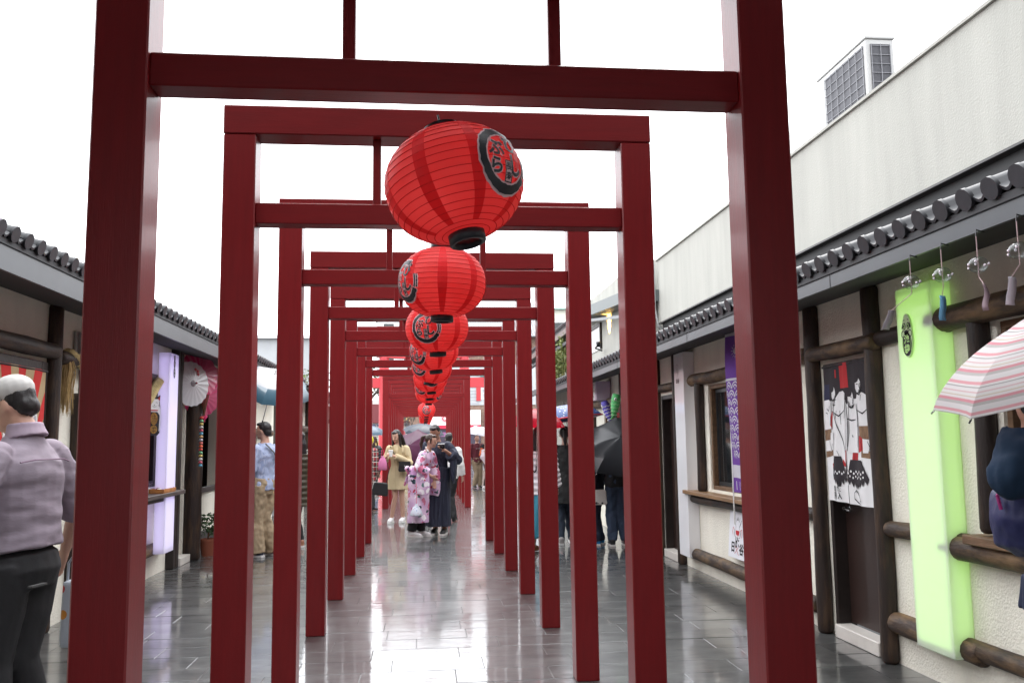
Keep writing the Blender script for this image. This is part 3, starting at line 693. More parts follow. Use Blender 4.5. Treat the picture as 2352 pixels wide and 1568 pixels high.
decal('print', [[(-.11, -.15), (.05, -.15), (.05, .15), (-.11, .15)]], M_WHITE, hb2, gf(-.0015, 0, 0, 1, 1))
decal('brush_strokes', [stroke([(-.09, .13), (-.02, .10), (-.07, .05)], .02), stroke([(-.08, .02), (-.02, 0), (-.06, -.05)], .02), stroke([(-.09, -.09), (-.03, -.1), (-.06, -.15)], .02)], M_INK, hb2, gf(-.003, 0, 0, 1, 1))

# ---- sumo noren on the near right door
nr = thing('noren_curtain', 'split door curtain printed with white wrestlers, hanging on the brown door', 'curtain', (3.12, 6.36, 0))
NW, NZ0, NZ1 = .68, 1.06, 2.12
def nfn(off, half):
    def fn(u_, v):      # u -.5...5 across, v 0..1 up
        wv = .010*math.sin(u_*19+half*2)*(1-v*.6)+.006*math.sin(v*7+u_*5)+.02*(1-v)*(.6 if half else .2)
        gap = (1-v)*.022*(1 if half else -1)
        return Vector((-off-wv, -(u_*NW+gap), NZ0+v*(NZ1-NZ0)-.012*(u_+.5)*(1-v)))
    return fn
def grid(fn, u0, u1, n, m_, name, mt, parent):
    bm = bmesh.new(); G = [[bm.verts.new(fn(u0+(u1-u0)*i/n, j/m_)) for i in range(n+1)] for j in range(m_+1)]
    for j in range(m_):
        for i in range(n): bm.faces.new((G[j][i], G[j][i+1], G[j+1][i+1], G[j+1][i]))
    me = bpy.data.meshes.new(name); bm.to_mesh(me); bm.free(); return place(me, name, mt, parent, smooth=True)
M_CLOTH = mat('white_cotton', (.74, .73, .73), .85, bump=.2, bs=300); M_NRED = mat('noren_red', (.42, .018, .022), .8); M_NBLK = mat('noren_black', (.022, .016, .02), .8); M_NBRN = mat('noren_brown', (.30, .18, .10), .8, col2=(.10, .05, .03), vs=14, stretch=(1, 6, 1)); M_NNAV = mat('noren_navy', (.02, .02, .055), .8)
for half, (u0, u1) in enumerate(((-.5, .0), (.0, .5))):
    g1 = grid(nfn(0, half), u0, u1, 16, 40, 'cloth_panel', M_CLOTH, nr)
    q = lambda poly: [(min(u1-.002, max(u0+.002, p[0])), p[1]) for p in poly]
    H = lambda items: [q(i) if i[0] != 'text' else i for i in items if i[0] == 'text' or (max(p[0] for p in i) > u0+.01 and min(p[0] for p in i) < u1-.01)]
    pr = lambda nm, items, mt, k: decal(nm, H(items), mt, g1, nfn(.0015+.0012*k, half), .03) if H(items) else None
    top = [[(-.5, .735), (.5, .735), (.5, 1), (-.5, 1)]]
    pr('print_black', top, M_NBLK, 0)
    pr('print_navy', [[(-.5, .72), (-.38, .72), (-.38, .86), (-.5, .86)]], M_NNAV, 1)
    pr('print_red', [[(-.12, .82), (.08, .82), (.08, 1), (-.12, 1)], [(-.22, .9), (-.19, .9), (-.19, .96), (-.22, .96)], [(-.38, .56), (-.30, .52), (-.29, .66), (-.35, .62)], [(-.22, .40), (-.12, .38), (-.10, .46), (-.2, .48)], [(-.12, .26), (-.01, .26), (-.01, .38), (-.08, .36)], [(.08, .28), (.2, .28), (.22, .38), (.10, .38)], [(.24, .36), (.34, .38), (.34, .46), (.26, .48)], [(-.36, .155), (-.29, .155), (-.29, .275), (-.36, .275)]], M_NRED, 1)
    pr('print_brown', [[(-.5, .44), (-.34, .45), (-.34, .53), (-.5, .52)], [(.27, .46), (.5, .45), (.5, .545), (.27, .545)], [(-.5, .315), (-.30, .335), (-.30, .375), (-.5, .36)], [(.30, .33), (.5, .32), (.5, .37), (.30, .385)]], M_NBRN, 0)
    body = [circ(-.27, .785, .050, .052, 16), [(-.50, .58), (-.36, .56), (-.33, .72), (-.40, .745), (-.5, .74)], [(-.30, .66), (-.05, .60), (-.01, .78), (-.06, .80), (-.14, .795), (-.22, .75)], [(-.26, .40), (-.04, .28), (-.01, .66), (-.22, .66)],
            circ(.11, .735, .062, .062, 16), [(.02, .36), (.22, .36), (.26, .56), (.30, .70), (.16, .72), (.02, .73)], circ(.32, .825, .062, .056, 16), [(.24, .58), (.49, .54), (.49, .75), (.40, .775), (.30, .77), (.24, .70)], [(-.4, .36), (-.28, .38), (-.26, .50), (-.36, .50)], [(.34, .36), (.42, .36), (.46, .44), (.34, .46)]]
    pr('figures', body, M_CLOTH, 2)
    pr('hair', [circ(-.30, .825, .05, .028), circ(.08, .785, .07, .032), circ(.28, .872, .07, .028), circ(-.335, .79, .022, .06), circ(.030, .75, .026, .05), circ(.25, .835, .022, .05)], M_NBLK, 3)
    def fan(c, v0, w0, w1, v1, n):
        up_ = [(c-w0, v0), (c+w0, v0)]; dn = []
        for i in range(2*n+1): x = c+w1-2*w1*i/(2*n); dn.append((x, v1+(.035 if i % 2 == 0 else .0)+.05*abs(x-c)/w1))
        return up_+dn
    pr('fringe', [fan(-.20, .33, .07, .17, .10, 6), fan(.18, .31, .12, .24, .10, 8)], M_NBLK, 3)
    pr('fringe_knots', [circ(-.30+.042*i, .205+.012*(i % 2), .013, .009, 8) for i in range(6)]+[circ(.02+.045*i, .215+.014*(i % 2), .014, .009, 8) for i in range(8)]+[circ(.0+.048*i, .185+.01*(i % 2), .011, .008, 8) for i in range(8)], M_CLOTH, 4)
    lines = [stroke(p, .011) for p in ([(-.30, .74), (-.27, .70), (-.22, .70)], [(-.27, .745), (-.25, .745)], [(-.22, .74), (-.2, .742)], [(.10, .755), (.14, .75)], [(.17, .752), (.2, .758)], [(.15, .745), (.16, .71), (.14, .705)], [(.12, .69), (.17, .69)], [(.07, .72), (.1, .68), (.15, .675), (.2, .70)], [(.30, .835), (.34, .833)], [(.36, .833), (.39, .838)], [(.35, .83), (.37, .795), (.34, .79)],
             [(.28, .80), (.3, .77), (.35, .76), (.4, .79)], [(.02, .60), (.1, .585), (.2, .59)], [(.27, .70), (.28, .6), (.24, .54)], [(.25, .66), (.38, .63), (.48, .66)], [(.38, .76), (.36, .72)], [(-.26, .64), (-.2, .56), (-.08, .44), (-.04, .36)], [(-.44, .68), (-.4, .66), (-.38, .70)], [(-.46, .65), (-.42, .64)], [(-.3, .66), (-.16, .62), (-.05, .66)], [(-.14, .66), (-.12, .56)], [(.10, .48), (.12, .47)], [(.11, .485), (.11, .465)], [(.06, .72), (.05, .5), (.03, .4)], [(-.33, .60), (-.3, .55), (-.33, .5)], [(-.27, .5), (-.25, .45)], [(-.2, .66), (-.22, .6)], [(.42, .44), (.46, .40), (.44, .37)], [(.31, .46), (.32, .38)], [(-.4, .44), (-.36, .37), (-.3, .42)])]
    lines += [stroke(p, .010) for p in ([(.10, .08), (.14, .10), (.22, .07), (.28, .03)], [(.10, .08), (.10, .04), (.16, .02), (.26, .012)], [(.24, .03), (.28, .03)], [(.12, .36), (.13, .31)], [(.16, .36), (.165, .31)], [(-.28, .33), (-.22, .30)], [(-.2, .37), (-.16, .33)], [(.3, .3), (.36, .24)])]
    lines += [stroke(p, .013) for p in ([(.055, .72), (.07, .685), (.11, .672), (.155, .69), (.172, .73)], [(-.315, .77), (-.29, .738), (-.25, .735), (-.222, .77)], [(.265, .81), (.29, .775), (.33, .768), (.37, .79), (.382, .83)], [(.02, .70), (.03, .55), (.02, .37)], [(.25, .70), (.265, .60), (.22, .40)], [(-.05, .60), (-.02, .70), (-.01, .78)], [(-.22, .75), (-.27, .68), (-.24, .62)], [(-.36, .56), (-.33, .66), (-.34, .73)])]
    for i in range(6): lines.append(circ(.06+.04*i, .235+.008*math.sin(i*2), .008, .006, 8))
    pr('ink_lines', lines, M_INK, 4)
    if half == 0: pr('lettering', [('text', '\u571f', -.20, .15, .045, .002, 1/NW), ('text', '\u4ff5', -.20, .10, .05, .002, 1/NW), ('text', '\u5165', -.20, .045, .05, .002, 1/NW), ('text', '\u306e', -.32, .09, .055, .003, 1/NW), ('text', '\u570b', -.32, .04, .055, .003, 1/NW)]+[[(-.345, .17), (-.305, .17), (-.305, .20), (-.345, .20)], [(-.34, .21), (-.31, .21), (-.31, .245), (-.34, .245)]], M_INK, 4)
MB().tube([(0, .36, NZ1-.01), (0, -.36, NZ1-.01)], .008, 8).build('rod', M_BLACK, nr)

# ---- poster, purple banner
po = thing('poster', 'white poster with dancing figure and the characters \u65e5\u8c37 under the window', 'poster', (3.10, 8.80, .33), R(0))
PW, PH = .50, .47; po.rotation_euler = (0, R(5), 0)
MB().box(-.004, 0, -PW/2, PW/2, 0, PH).build('sheet', mat('poster_paper', (.78, .78, .82), .4), po)
pf = lambda off: (lambda u_, v: Vector((-.004-off, -u_*PW, v*PH)))
fx = -.02
decal('figure_print', [stroke(p, .022) for p in ([(-.21+fx, .86), (-.17+fx, .78), (-.10+fx, .70)], [(-.12+fx, .88), (-.08+fx, .78)], [(.12+fx, .88), (.08+fx, .78)], [(.21+fx, .84), (.17+fx, .76), (.10+fx, .68)], [(-.1+fx, .7), (-.09+fx, .62)], [(.1+fx, .7), (.1+fx, .62)], [(-.15+fx, .62), (-.17+fx, .54), (-.14+fx, .47)], [(.15+fx, .62), (.18+fx, .54), (.15+fx, .46)], [(-.15+fx, .48), (-.08+fx, .455)], [(.15+fx, .46), (.08+fx, .44)])]+[[(-.05+fx, .80), (0+fx, .90), (.05+fx, .80), (0+fx, .83)]], M_INK, po, pf(.0012))
decal('red_print', [[(-.10+fx, .60), (.12+fx, .60), (.09+fx, .48), (.05+fx, .52), (.01+fx, .47), (-.03+fx, .52), (-.07+fx, .49)], stroke([(-.16+fx, .60), (-.24+fx, .66), (-.27+fx, .56), (-.24+fx, .48)], .02), stroke([(.16+fx, .60), (.24+fx, .64), (.27+fx, .54), (.24+fx, .46)], .02), stroke([(-.12, .10), (.08, .26)], .028), stroke([(-.10, .26), (.10, .08)], .028)], mat('print_red', (.5, .02, .03), .6), po, pf(.0024))
decal('lettering', [('text', '\u65e5', -.24, .24, .13, .006, 1.6), ('text', '\u6bd4', -.01, .34, .12, .006, 1.6), ('text', '\u8c37', .25, .22, .13, .006, 1.6)] and [('text', '\u65e5', -.24, .23, .24, .010, .95), ('text', '\u6bd4', -.01, .34, .24, .010, .95), ('text', '\u8c37', .24, .22, .25, .010, .95)], M_INK, po, pf(.0012))
nb = thing('nobori_banner', 'purple vertical banner with white sun and scale pattern before the window', 'banner', (3.0, 8.31, 0))
M_PURP = thin('purple_cloth', (.22, .10, .42), .3); M_PWH = thin('banner_white', (.72, .70, .74), .3)
BW, BZ0, BZ1 = .46, 1.02, 2.62
bfn = lambda off: (lambda u_, v: Vector((-off-.02*math.sin(u_*6+v*5)-.03*math.sin(v*3), -(u_*BW)+.10*(1-v)*0-.0, BZ0+v*(BZ1-BZ0))))
g1 = grid(bfn(0), -.5, .5, 10, 40, 'cloth', M_PURP, nb)
sun = [circ(-.05, .875, .075*1.0, .022)]
it = [[(-.5, .972), (.5, .972), (.5, .998), (-.5, .998)], [(-.5, .690), (.5, .690), (.5, .705), (-.5, .705)], [(-.5, .09), (.5, .09), (.5, .17), (-.5, .17)]]
for i in range(12):
    a = 2*math.pi*i/12; it.append([(-.05+.11*math.cos(a-.12), .875+.032*math.sin(a-.12)), (-.05+.17*math.cos(a), .875+.05*math.sin(a)), (-.05+.11*math.cos(a+.12), .875+.032*math.sin(a+.12))])
for rw in range(9):
    for c in range(5):
        cx = -.5+.25*c+(.125 if rw % 2 else 0); cz = .64-.053*rw
        if -.45 < cx < .45:
            it.append(ring_poly(cx, cz, .125, .10, 0, 180, 12, 0, .36)); it.append(ring_poly(cx, cz, .075, .05, 20, 160, 8, 0, .36)); it.append([(cx-.02, cz-.005), (cx+.02, cz-.005), (cx, cz+.012)])
for c in range(4): it.append([(-.38+.2*c, .015), (-.35+.2*c, .015), (-.35+.2*c, .07), (-.38+.2*c, .07)])
decal('print', sun+it, M_PWH, g1, bfn(.003), .06); decal('print_back', sun+it, M_PWH, g1, bfn(-.003), .06)
MB().tube([(.0, .24, .7), (.0, .24, 2.66)], .008, 8).tube([(0, .25, 2.64), (0, -.25, 2.64)], .007, 8).build('pole', M_WHITE, nb)

# ---- glass wind chimes under the right fascia
M_CGL = bpy.data.materials.new('chime_glass'); M_CGL.use_nodes = True; t_ = M_CGL.node_tree; t_.nodes.clear()
a_ = _n(t_, 'BsdfTransparent'); a_.inputs[0].default_value = (.86, .89, .89, 1); b_ = _n(t_, 'BsdfGlossy'); b_.inputs['Roughness'].default_value = .04; c_ = _n(t_, 'MixShader'); d_ = _n(t_, 'LayerWeight'); d_.inputs[0].default_value = .12; e_ = _n(t_, 'OutputMaterial')
t_.links.new(d_.outputs['Facing'], c_.inputs[0]); t_.links.new(a_.outputs[0], c_.inputs[1]); t_.links.new(b_.outputs[0], c_.inputs[2]); t_.links.new(c_.outputs[0], e_.inputs[0]); M_STR = mat('pale_string', (.45, .33, .33), .8)
M_FLOR = mat('painted_petal', (.8, .72, .78), .5)
def chime(y, z, strip, lab, sw, col):
    t = thing('wind_chime', lab, 'wind chime', (2.49, y, 2.50), 0, 'glass wind chimes under the eave'); m = mat('strip_'+col, dict(pale=(.66, .62, .68), blue=(.22, .52, .80), dark=(.24, .17, .19))[col], .6)
    MB().tube([(.03, 0, .0), (-.01, 0, .01), (-.012, 0, -.02)], .004, 6).build('hook', M_BLACK, t)
    MB().tube([(-.012, 0, -.02), (-.012, 0, -z+.036)], .0028, 6).build('cord', M_STR, t)
    prof = []
    for i in range(13): a = math.pi*(.04+.80*i/12); prof.append((.043*math.sin(a), -z+.039*math.cos(a)))
    gl_ = MB().lathe(prof, 24, caps=False).build('glass_bowl', M_CGL, t, smooth=True); gl_.location.x = -.012
    fl = MB()
    for i in range(7):
        a = i*.9+.3; zz_ = -z+.012*math.sin(i*2.1); rr = .0440
        fl.ball((rr*math.cos(a)-.012, rr*math.sin(a), zz_), (.006, .006, .007), seg=6, rings=4)
    fl.build('painted_flowers', M_FLOR, gl_).location.x = .012
    MB().tube([(-.012, 0, -z+.04), (-.012, 0, -z-.06), (-.012+sw*.1, sw*.45, -z-.10)], .0022, 6).build('clapper_cord', M_STR, t)
    L = strip; w_ = dict(pale=.058, blue=.046, dark=.026)[col]
    sg = MB(); a0 = Vector((-.012+sw*.1, sw*.45, -z-.10)); d_ = Vector((0, sw, -1)).normalized()
    pts = [a0+d_*(L*i/6)+Vector(((.004 if col != 'dark' else .01)*math.sin(i*.9), 0, 0)) for i in range(7)]
    for i in range(6):
        A, Bq = pts[i], pts[i+1]; tw = 1.15+.05*i*(.3 if col != 'dark' else 5)
        n0 = Vector((math.sin(tw), math.cos(tw), 0))*w_/2; n1 = Vector((math.sin(tw+.08), math.cos(tw+.08), 0))*w_/2
        sg.quad(A-n0, A+n0, Bq+n1, Bq-n1)
    bmesh.ops.remove_doubles(sg.bm, verts=sg.bm.verts[:], dist=.004)
    o = sg.build('paper_strip', m, t, smooth=True); so_ = o.modifiers.new('thick', 'SOLIDIFY'); so_.thickness = .001
chime(4.30, .135, .125, 'glass wind chime with pale strip blown left in front of the green box', .75, 'pale')
chime(4.02, .15, .125, 'glass wind chime with the blue paper strip', .05, 'blue')
chime(3.74, .155, .125, 'glass wind chime with thin dark twisted strip', -.1, 'dark')
chime(3.46, .15, .125, 'glass wind chime at the right edge with wide pale strip', .18, 'pale')

# ---- left row
XL = -3.34
bl = thing('shop_building', 'cream plastered shop row on the left with log posts and open counters', 'building', (0, 0, 0))
ND = (6.35, 7.80, 0, 2.26); LW = (8.62, 11.02, 1.02, 2.28); LD = (11.92, 12.38, 0, 2.2); OP = (12.75, 14.2, .9, 2.3); LW2 = (16.4, 17.6, .95, 1.7)
w = MB(); wall_panel(w, -1, XL, 1.6, 19.5, -.02, 2.83, (ND, LW, LD, OP, LW2)); w.build('wall', M_STUC, bl)
roof(bl, -1, -2.67, 2.895, -4.7, 3.52, 1.6, 19.5, 19.5)
MB().box(-2.725, -2.70, 1.6, 19.5, 2.66, 2.845).build('fascia', M_FASC, bl)
MB().prism([(-2.726, 2.668), (-3.45, 2.815), (-3.45, 2.84), (-2.726, 2.69)], 1.6, 19.5).build('soffit', M_SOFF, bl)
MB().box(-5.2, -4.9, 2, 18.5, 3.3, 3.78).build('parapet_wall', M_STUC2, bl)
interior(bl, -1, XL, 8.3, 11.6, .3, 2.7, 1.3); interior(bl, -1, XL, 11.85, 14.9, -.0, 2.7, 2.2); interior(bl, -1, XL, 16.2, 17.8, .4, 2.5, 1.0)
d = MB().box(-3.47, -3.43, 6.42, 7.72, .02, 2.18).build('door', M_DOOR, bl)
fr = MB()
for q in ((6.30, 6.40, 0, 2.28), (7.72, 7.84, 0, 2.28), (6.401, 7.719, 2.18, 2.28)): fr.box(-3.44, -3.31, *q, bev=.004)
fr.build('door_frame', M_DKW, bl)
wn = MB().box(-3.44, -3.31, 8.60, 8.70, 1.02, 2.28, bev=.003).box(-3.44, -3.31, 10.90, 11.04, 1.02, 2.28, bev=.003).box(-3.44, -3.31, 8.701, 10.899, 2.2, 2.28, bev=.003).box(-3.44, -3.39, 9.9, 9.95, 1.02, 2.2).build('window', M_DKW, bl)
MB().box(-3.41, -3.405, 8.70, 9.9, 1.05, 2.19).build('pane', M_GLASS, wn)
PL = lambda y, rad, z0=0, z1=2.80, m=M_LOG, x=XL+.04: log((x, y, z0), (x, y, z1), rad, m, bl, 'log_post', seed=int(y*50))
BL = lambda y0, y1, z, rad, m=M_LOG, x=XL+.05, nm='log_beam': log((x, y0, z), (x, y1, z), rad, m, bl, nm, seed=int(y0*50+z*31))
PL(7.93, .064); PL(6.2, .066); PL(8.50, .062, 0, 2.05); PL(11.74, .07); PL(14.32, .07); PL(15.9, .06); PL(16.3, .05, .9, 1.75)
MB().box(-3.36, -3.24, 11.62, 11.86, 0, 2.79, bev=.006).build('corner_post', M_DKW, bl)
log((-3.26, 12.52, 0), (-3.26, 12.52, 2.76), .13, M_LOG, bl, 'log_post', 77)
BL(6.2, 7.88, 2.375, .070, M_LOG, XL+.07); BL(8.0, 9.0, 2.345, .062); BL(8.7, 11.2, 2.35, .058); BL(8.6, 11.36, .335, .07, M_LOGW); BL(4.2, 6.2, 2.36, .07); BL(16.0, 18.6, 1.78, .075, M_LOGW, XL+.09); BL(12.5, 15, 2.42, .06)
shf = MB().box(-3.42, -3.06, 8.55, 11.42, .955, 1.005, bev=.006).build('counter_shelf', mat('dark_shelf', (.075, .055, .05), .5, var=.3, vs=4, stretch=(6, .7, 6), bump=.2, bs=20), bl)
MB().box(-3.34, -3.12, 8.6, 11.25, .905, .953, bev=.006).build('shelf_bracket', M_DKW, bl)
MB().box(-3.40, -3.28, 8.6, 11.0, 1.006, 1.07, bev=.004).build('ledge', M_WHITE, bl)
dr = MB().box(-3.44, -3.40, 11.93, 12.37, .1, 2.15).build('door', M_DOOR, bl); MB().box(-3.40, -3.36, 11.9, 11.94, 0, 2.2).build('door_frame', M_ALU, bl); MB().box(-3.42, -3.22, 11.88, 12.36, 0, .10, bev=.005).build('door_sill', M_SILL, bl)
MB().box(-3.355, -3.30, 12.70, 14.25, .86, .94, bev=.005).build('counter_top', M_DKW, bl); MB().box(-3.345, -3.32, 12.70, 14.25, 0, .30).build('plinth', M_DKW, bl)
br_ = thing('wall_bracket', 'small grey metal bracket on the cream wall above the straw tassel', 'bracket', (-3.33, 8.47, 2.39))
MB().box(0, .025, -.05, .05, 0, .24, bev=.003).build('plate', M_GREYM, br_); MB().box(.026, .05, -.012, .012, .02, .22).build('rib', M_GREYM, br_)
for zz_ in (.025, .215): MB().lathe([(.01, 0), (.008, .006)], 10, Matrix.Translation((.026, .035, zz_)) @ rotm(0, 90, 0)).build('bolt', M_STEEL, br_)
# flood light on the left parapet
fl = thing('flood_light', 'white flood light on a bracket at the parapet over the left roof', 'lamp', (-5.0, 13.0, 3.78))
MB().tube([(0, 0, 0), (.02, 0, .12), (.05, .1, .2), (.1, .35, .22)], .016, 8).build('bracket', M_GREYM, fl, smooth=True)
MB().box(-.1, .16, .30, .52, .16, .32, M=rotm(18, 0, 0), bev=.01).build('housing', M_WHITE, fl)

# ---- second left row, past the crossing
b2 = thing('shop_building', 'farther cream shop row on the left, past the crossing', 'building', (0, 0, 0))
w = MB(); wall_panel(w, -1, XL-.02, 21.8, 37.5, -.02, 2.83, ((25, 26, 0, 2.2), (29, 31, .95, 2.1))); w.build('wall', M_STUC, b2)
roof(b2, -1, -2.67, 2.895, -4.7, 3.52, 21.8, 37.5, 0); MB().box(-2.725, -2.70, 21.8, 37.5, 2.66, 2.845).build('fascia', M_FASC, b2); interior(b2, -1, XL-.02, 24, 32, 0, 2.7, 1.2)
for y_ in (23.3, 24.9, 27.5, 31.5): log((XL+.03, y_, 0), (XL+.03, y_, 2.8), .085, M_LOG, b2, 'log_post', int(y_*10))
log((XL+.06, 22, 1.95), (XL+.06, 24.8, 1.95), .08, M_LOGW, b2, 'log_beam', 41); log((XL+.04, 27.6, 2.3), (XL+.04, 31.4, 2.3), .07, M_LOG, b2, 'log_beam', 42)
# ---- left noren with rays and a white cat
ln = thing('noren_curtain', 'red and tan sunray door curtain with a white cat, behind the man in a cap', 'curtain', (-3.26, 7.02, 0))
LNW, L0, L1 = 1.34, 1.1, 2.2
lfn = lambda off: (lambda u_, v: Vector((off+.012*math.sin(u_*22)*(1-.6*v), u_*LNW, L0+v*(L1-L0))))
g1 = grid(lfn(0), -.5, .5, 40, 20, 'cloth', mat('tan_cotton', (.50, .36, .20), .85, bump=.25, bs=250), ln)
rays = []
for k in range(13):
    a0 = R(-10+200*k/13); a1 = R(-10+200*(k+.52)/13); c = (.12, .05)
    def ed(a):
        dx, dz = math.cos(a)/LNW, math.sin(a)/(L1-L0); t = 9
        for lim, cc, dd in ((.5, c[0], dx), (-.5, c[0], dx), (1, c[1], dz), (0, c[1], dz)):
            if abs(dd) > 1e-6:
                q = (lim-cc)/dd
                if q > 0: t = min(t, q)
        return (c[0]+dx*t, c[1]+dz*t)
    rays.append([c, ed(a0), ed((a0+a1)/2), ed(a1)])
decal('red_rays', rays, mat('ray_red', (.62, .03, .028), .85), g1, lfn(.0015), .06)
cat_ = [circ(.13, .42, .17, .30), [(.02, .6), (.06, .84), (.17, .66)], [(.14, .66), (.27, .86), (.30, .58)], [(.28, .30), (.31, .66), (.37, .68), (.39, .60), (.37, .26)]]
decal('cat_print', cat_, M_CLOTH, g1, lfn(.003), .06)
decal('ear_print', [[(.19, .68), (.26, .79), (.275, .62)]], mat('ear_red', (.22, .02, .02), .8), g1, lfn(.0045))
decal('paw_print', [circ(.345, .60, .022, .05)], mat('paw_grey', (.42, .40, .44), .8), g1, lfn(.0045))
MB().tube([(0, -.7, L1-.01), (0, .69, L1-.01)], .008, 8).build('rod', M_BLACK, ln)

# ---- straw rope garland with tassels
def tassel(par, x, y, z, L, n, w, m=M_STRAW, seed=1):
    rnd = random.Random(seed); mb = MB()
    for i in range(n):
        a = rnd.random()*6.28; q = rnd.random()**.5; l = L*rnd.uniform(.6, 1); sp = w*q*rnd.uniform(.6, 1.25)
        p0 = Vector((x+.02*math.cos(a), y+.02*math.sin(a), z)); p3 = Vector((x+sp*math.cos(a)*.6, y+sp*math.sin(a), z-l))
        p1 = p0.lerp(p3, .35)+Vector((sp*.35*math.cos(a), sp*.4*math.sin(a), 0)); mb.tube([p0, p1, p0.lerp(p3, .7)+Vector((0, sp*.2*math.sin(a), 0)), p3], [.0045, .004, .003, .0012], 4, caps=False)
    return mb.build('tassel', m, par)
rp = thing('straw_rope', 'twisted straw rope garland with long straw tassels over the left counter', 'rope', (0, 0, 0))
def rope(par, path, rad, m, turns=14):
    for k in range(3):
        pts = []
        n = len(path)*6
        for i in range(n+1):
            t = i/n*(len(path)-1); j = min(int(t), len(path)-2); q = t-j
            pm = lambda idx: Vector(path[max(0, min(len(path)-1, idx))])
            p = .5*((2*pm(j))+(-pm(j-1)+pm(j+1))*q+(2*pm(j-1)-5*pm(j)+4*pm(j+1)-pm(j+2))*q*q+(-pm(j-1)+3*pm(j)-3*pm(j+1)+pm(j+2))*q**3)
            a = 2*math.pi*(turns*i/n+k/3); pts.append(p+Vector((math.cos(a), 0, math.sin(a)))*rad*.55)
        MB().tube(pts, rad*.62, 8).build('strand', m, par, smooth=True)
rope(rp, [(-3.28, 8.18, 2.40), (-3.22, 8.7, 2.24), (-3.19, 9.2, 1.98), (-3.19, 9.75, 1.92), (-3.20, 10.15, 2.02), (-3.21, 10.45, 2.18), (-3.22, 10.70, 2.31), (-3.23, 10.87, 2.36)], .055, M_ROPE, 16)
tassel(rp, -3.28, 8.17, 2.40, .58, 150, .09, seed=3); tassel(rp, -3.22, 10.90, 2.34, .50, 110, .07, mat('straw_dark', (.40, .23, .09), .8, var=.3, vs=12), 5); tassel(rp, -3.2, 10.12, 1.98, .42, 70, .07, M_ROPE, 9)
MB().tube([(-3.22, 10.90, 2.345), (-3.22, 10.90, 2.30)], .024, 10).build('binding', M_ROPE, rp)
# ---- lucky cat plaque
cp_ = thing('cat_plaque', 'lucky cat shaped plaque with red collar and gold coin hanging under the rope', 'plaque', (-3.24, 10.62, 1.93), R(-30))
cpf = lambda off: (lambda u_, v: Vector((off, u_, v)))
outl = [(-.10, -.22), (-.06, -.255), (.06, -.255), (.10, -.22), (.115, -.05), (.105, .05), (.09, .10), (.085, .14), (.09, .22), (.055, .19), (-.02, .19), (-.06, .23), (-.07, .15), (-.10, .10), (-.125, .02), (-.12, -.1)]
MB().prism(outl, -.012, 0, 'x').build('plate', M_INK, cp_)
wi = lambda k: [(p[0]*k, p[1]*k) for p in outl]
decal('body_print', [wi(.90)], M_CLOTH, cp_, cpf(.0015)); decal('dark_print', [[(-.075, -.235), (.075, -.235), (.085, -.02), (.05, .02), (-.05, .02), (-.085, -.02)], stroke([(-.045, .125), (-.02, .135)], .008), stroke([(.02, .135), (.05, .125)], .008), [(-.008, .105), (.012, .105), (.002, .092)], stroke([(-.03, .085), (.002, .08), (.035, .085)], .006), stroke([(.055, .10), (.085, .105)], .005), stroke([(.055, .09), (.085, .09)], .005), stroke([(-.1, .09), (-.085, .02)], .01)], M_INK, cp_, cpf(.003))
decal('red_print', [[(-.06, .045), (.06, .045), (.05, .03), (-.05, .03)], [(-.066, .155), (-.058, .215), (-.03, .18)], [(.085, .205), (.048, .178), (.08, .15)]], M_NRED, cp_, cpf(.004))
decal('gold_print', [circ(0, -.06, .055, .075), circ(0, -.185, .055, .05)], mat('gold_leaf', (.62, .40, .12), .3, metal=.8, col2=(.25, .14, .04), vs=40), cp_, cpf(.0045))
decal('coin_strokes', [stroke([(-.03, -.03), (.03, -.025)], .008), stroke([(0, -.01), (0, -.11)], .008), stroke([(-.03, -.06), (.03, -.058)], .008), stroke([(-.035, -.10), (-.01, -.08)], .008), stroke([(.035, -.10), (.01, -.08)], .008), stroke([(-.03, -.17), (.03, -.17)], .009), stroke([(-.03, -.2), (.03, -.205)], .009), stroke([(0, -.155), (0, -.225)], .008)], M_INK, cp_, cpf(.006))
MB().tube([(0, 0, .2), (0, 0, .33)], .003, 6).build('cord', M_BLACK, cp_)
# ---- trays and boxes on the counter
tr_ = thing('wooden_tray', 'orange wooden tray of small goods on the left counter shelf', 'tray', (-3.15, 10.75, 1.006))
tm = MB().box(-.08, .08, -.25, .25, 0, .012); [tm.box(*q) for q in ((-.085, -.075, -.25, .25, .013, .05), (.075, .085, -.25, .25, .013, .05), (-.075, .075, -.255, -.245, .013, .05), (-.075, .075, .245, .255, .013, .05))]
tm.build('tray_body', mat('orange_wood', (.42, .17, .05), .5, var=.3, vs=8), tr_)
for i in range(6):
    o = MB().ball((0, 0, 0), (.03, .035, .02), seg=10, rings=6).build('goods', mat(['goods_white', 'goods_black', 'goods_red'][i % 3], [(.7, .66, .6), (.05, .05, .05), (.5, .08, .05)][i % 3], .5), tr_, smooth=True); o.location = (random.uniform(-.04, .04), -.2+.08*i, .04)
bx = thing('patterned_box', 'black and white patterned box standing on the counter ledge', 'box', (-3.36, 10.82, 1.071))
MB().box(-.06, .05, -.12, .12, 0, .055, bev=.003).build('carton', pattern('speckle', 'dots', (.05, .04, .04), (.6, .55, .5), None, 60), bx); MB().box(-.062, .052, -.122, .122, .056, .066).build('lid', M_DKW, bx)

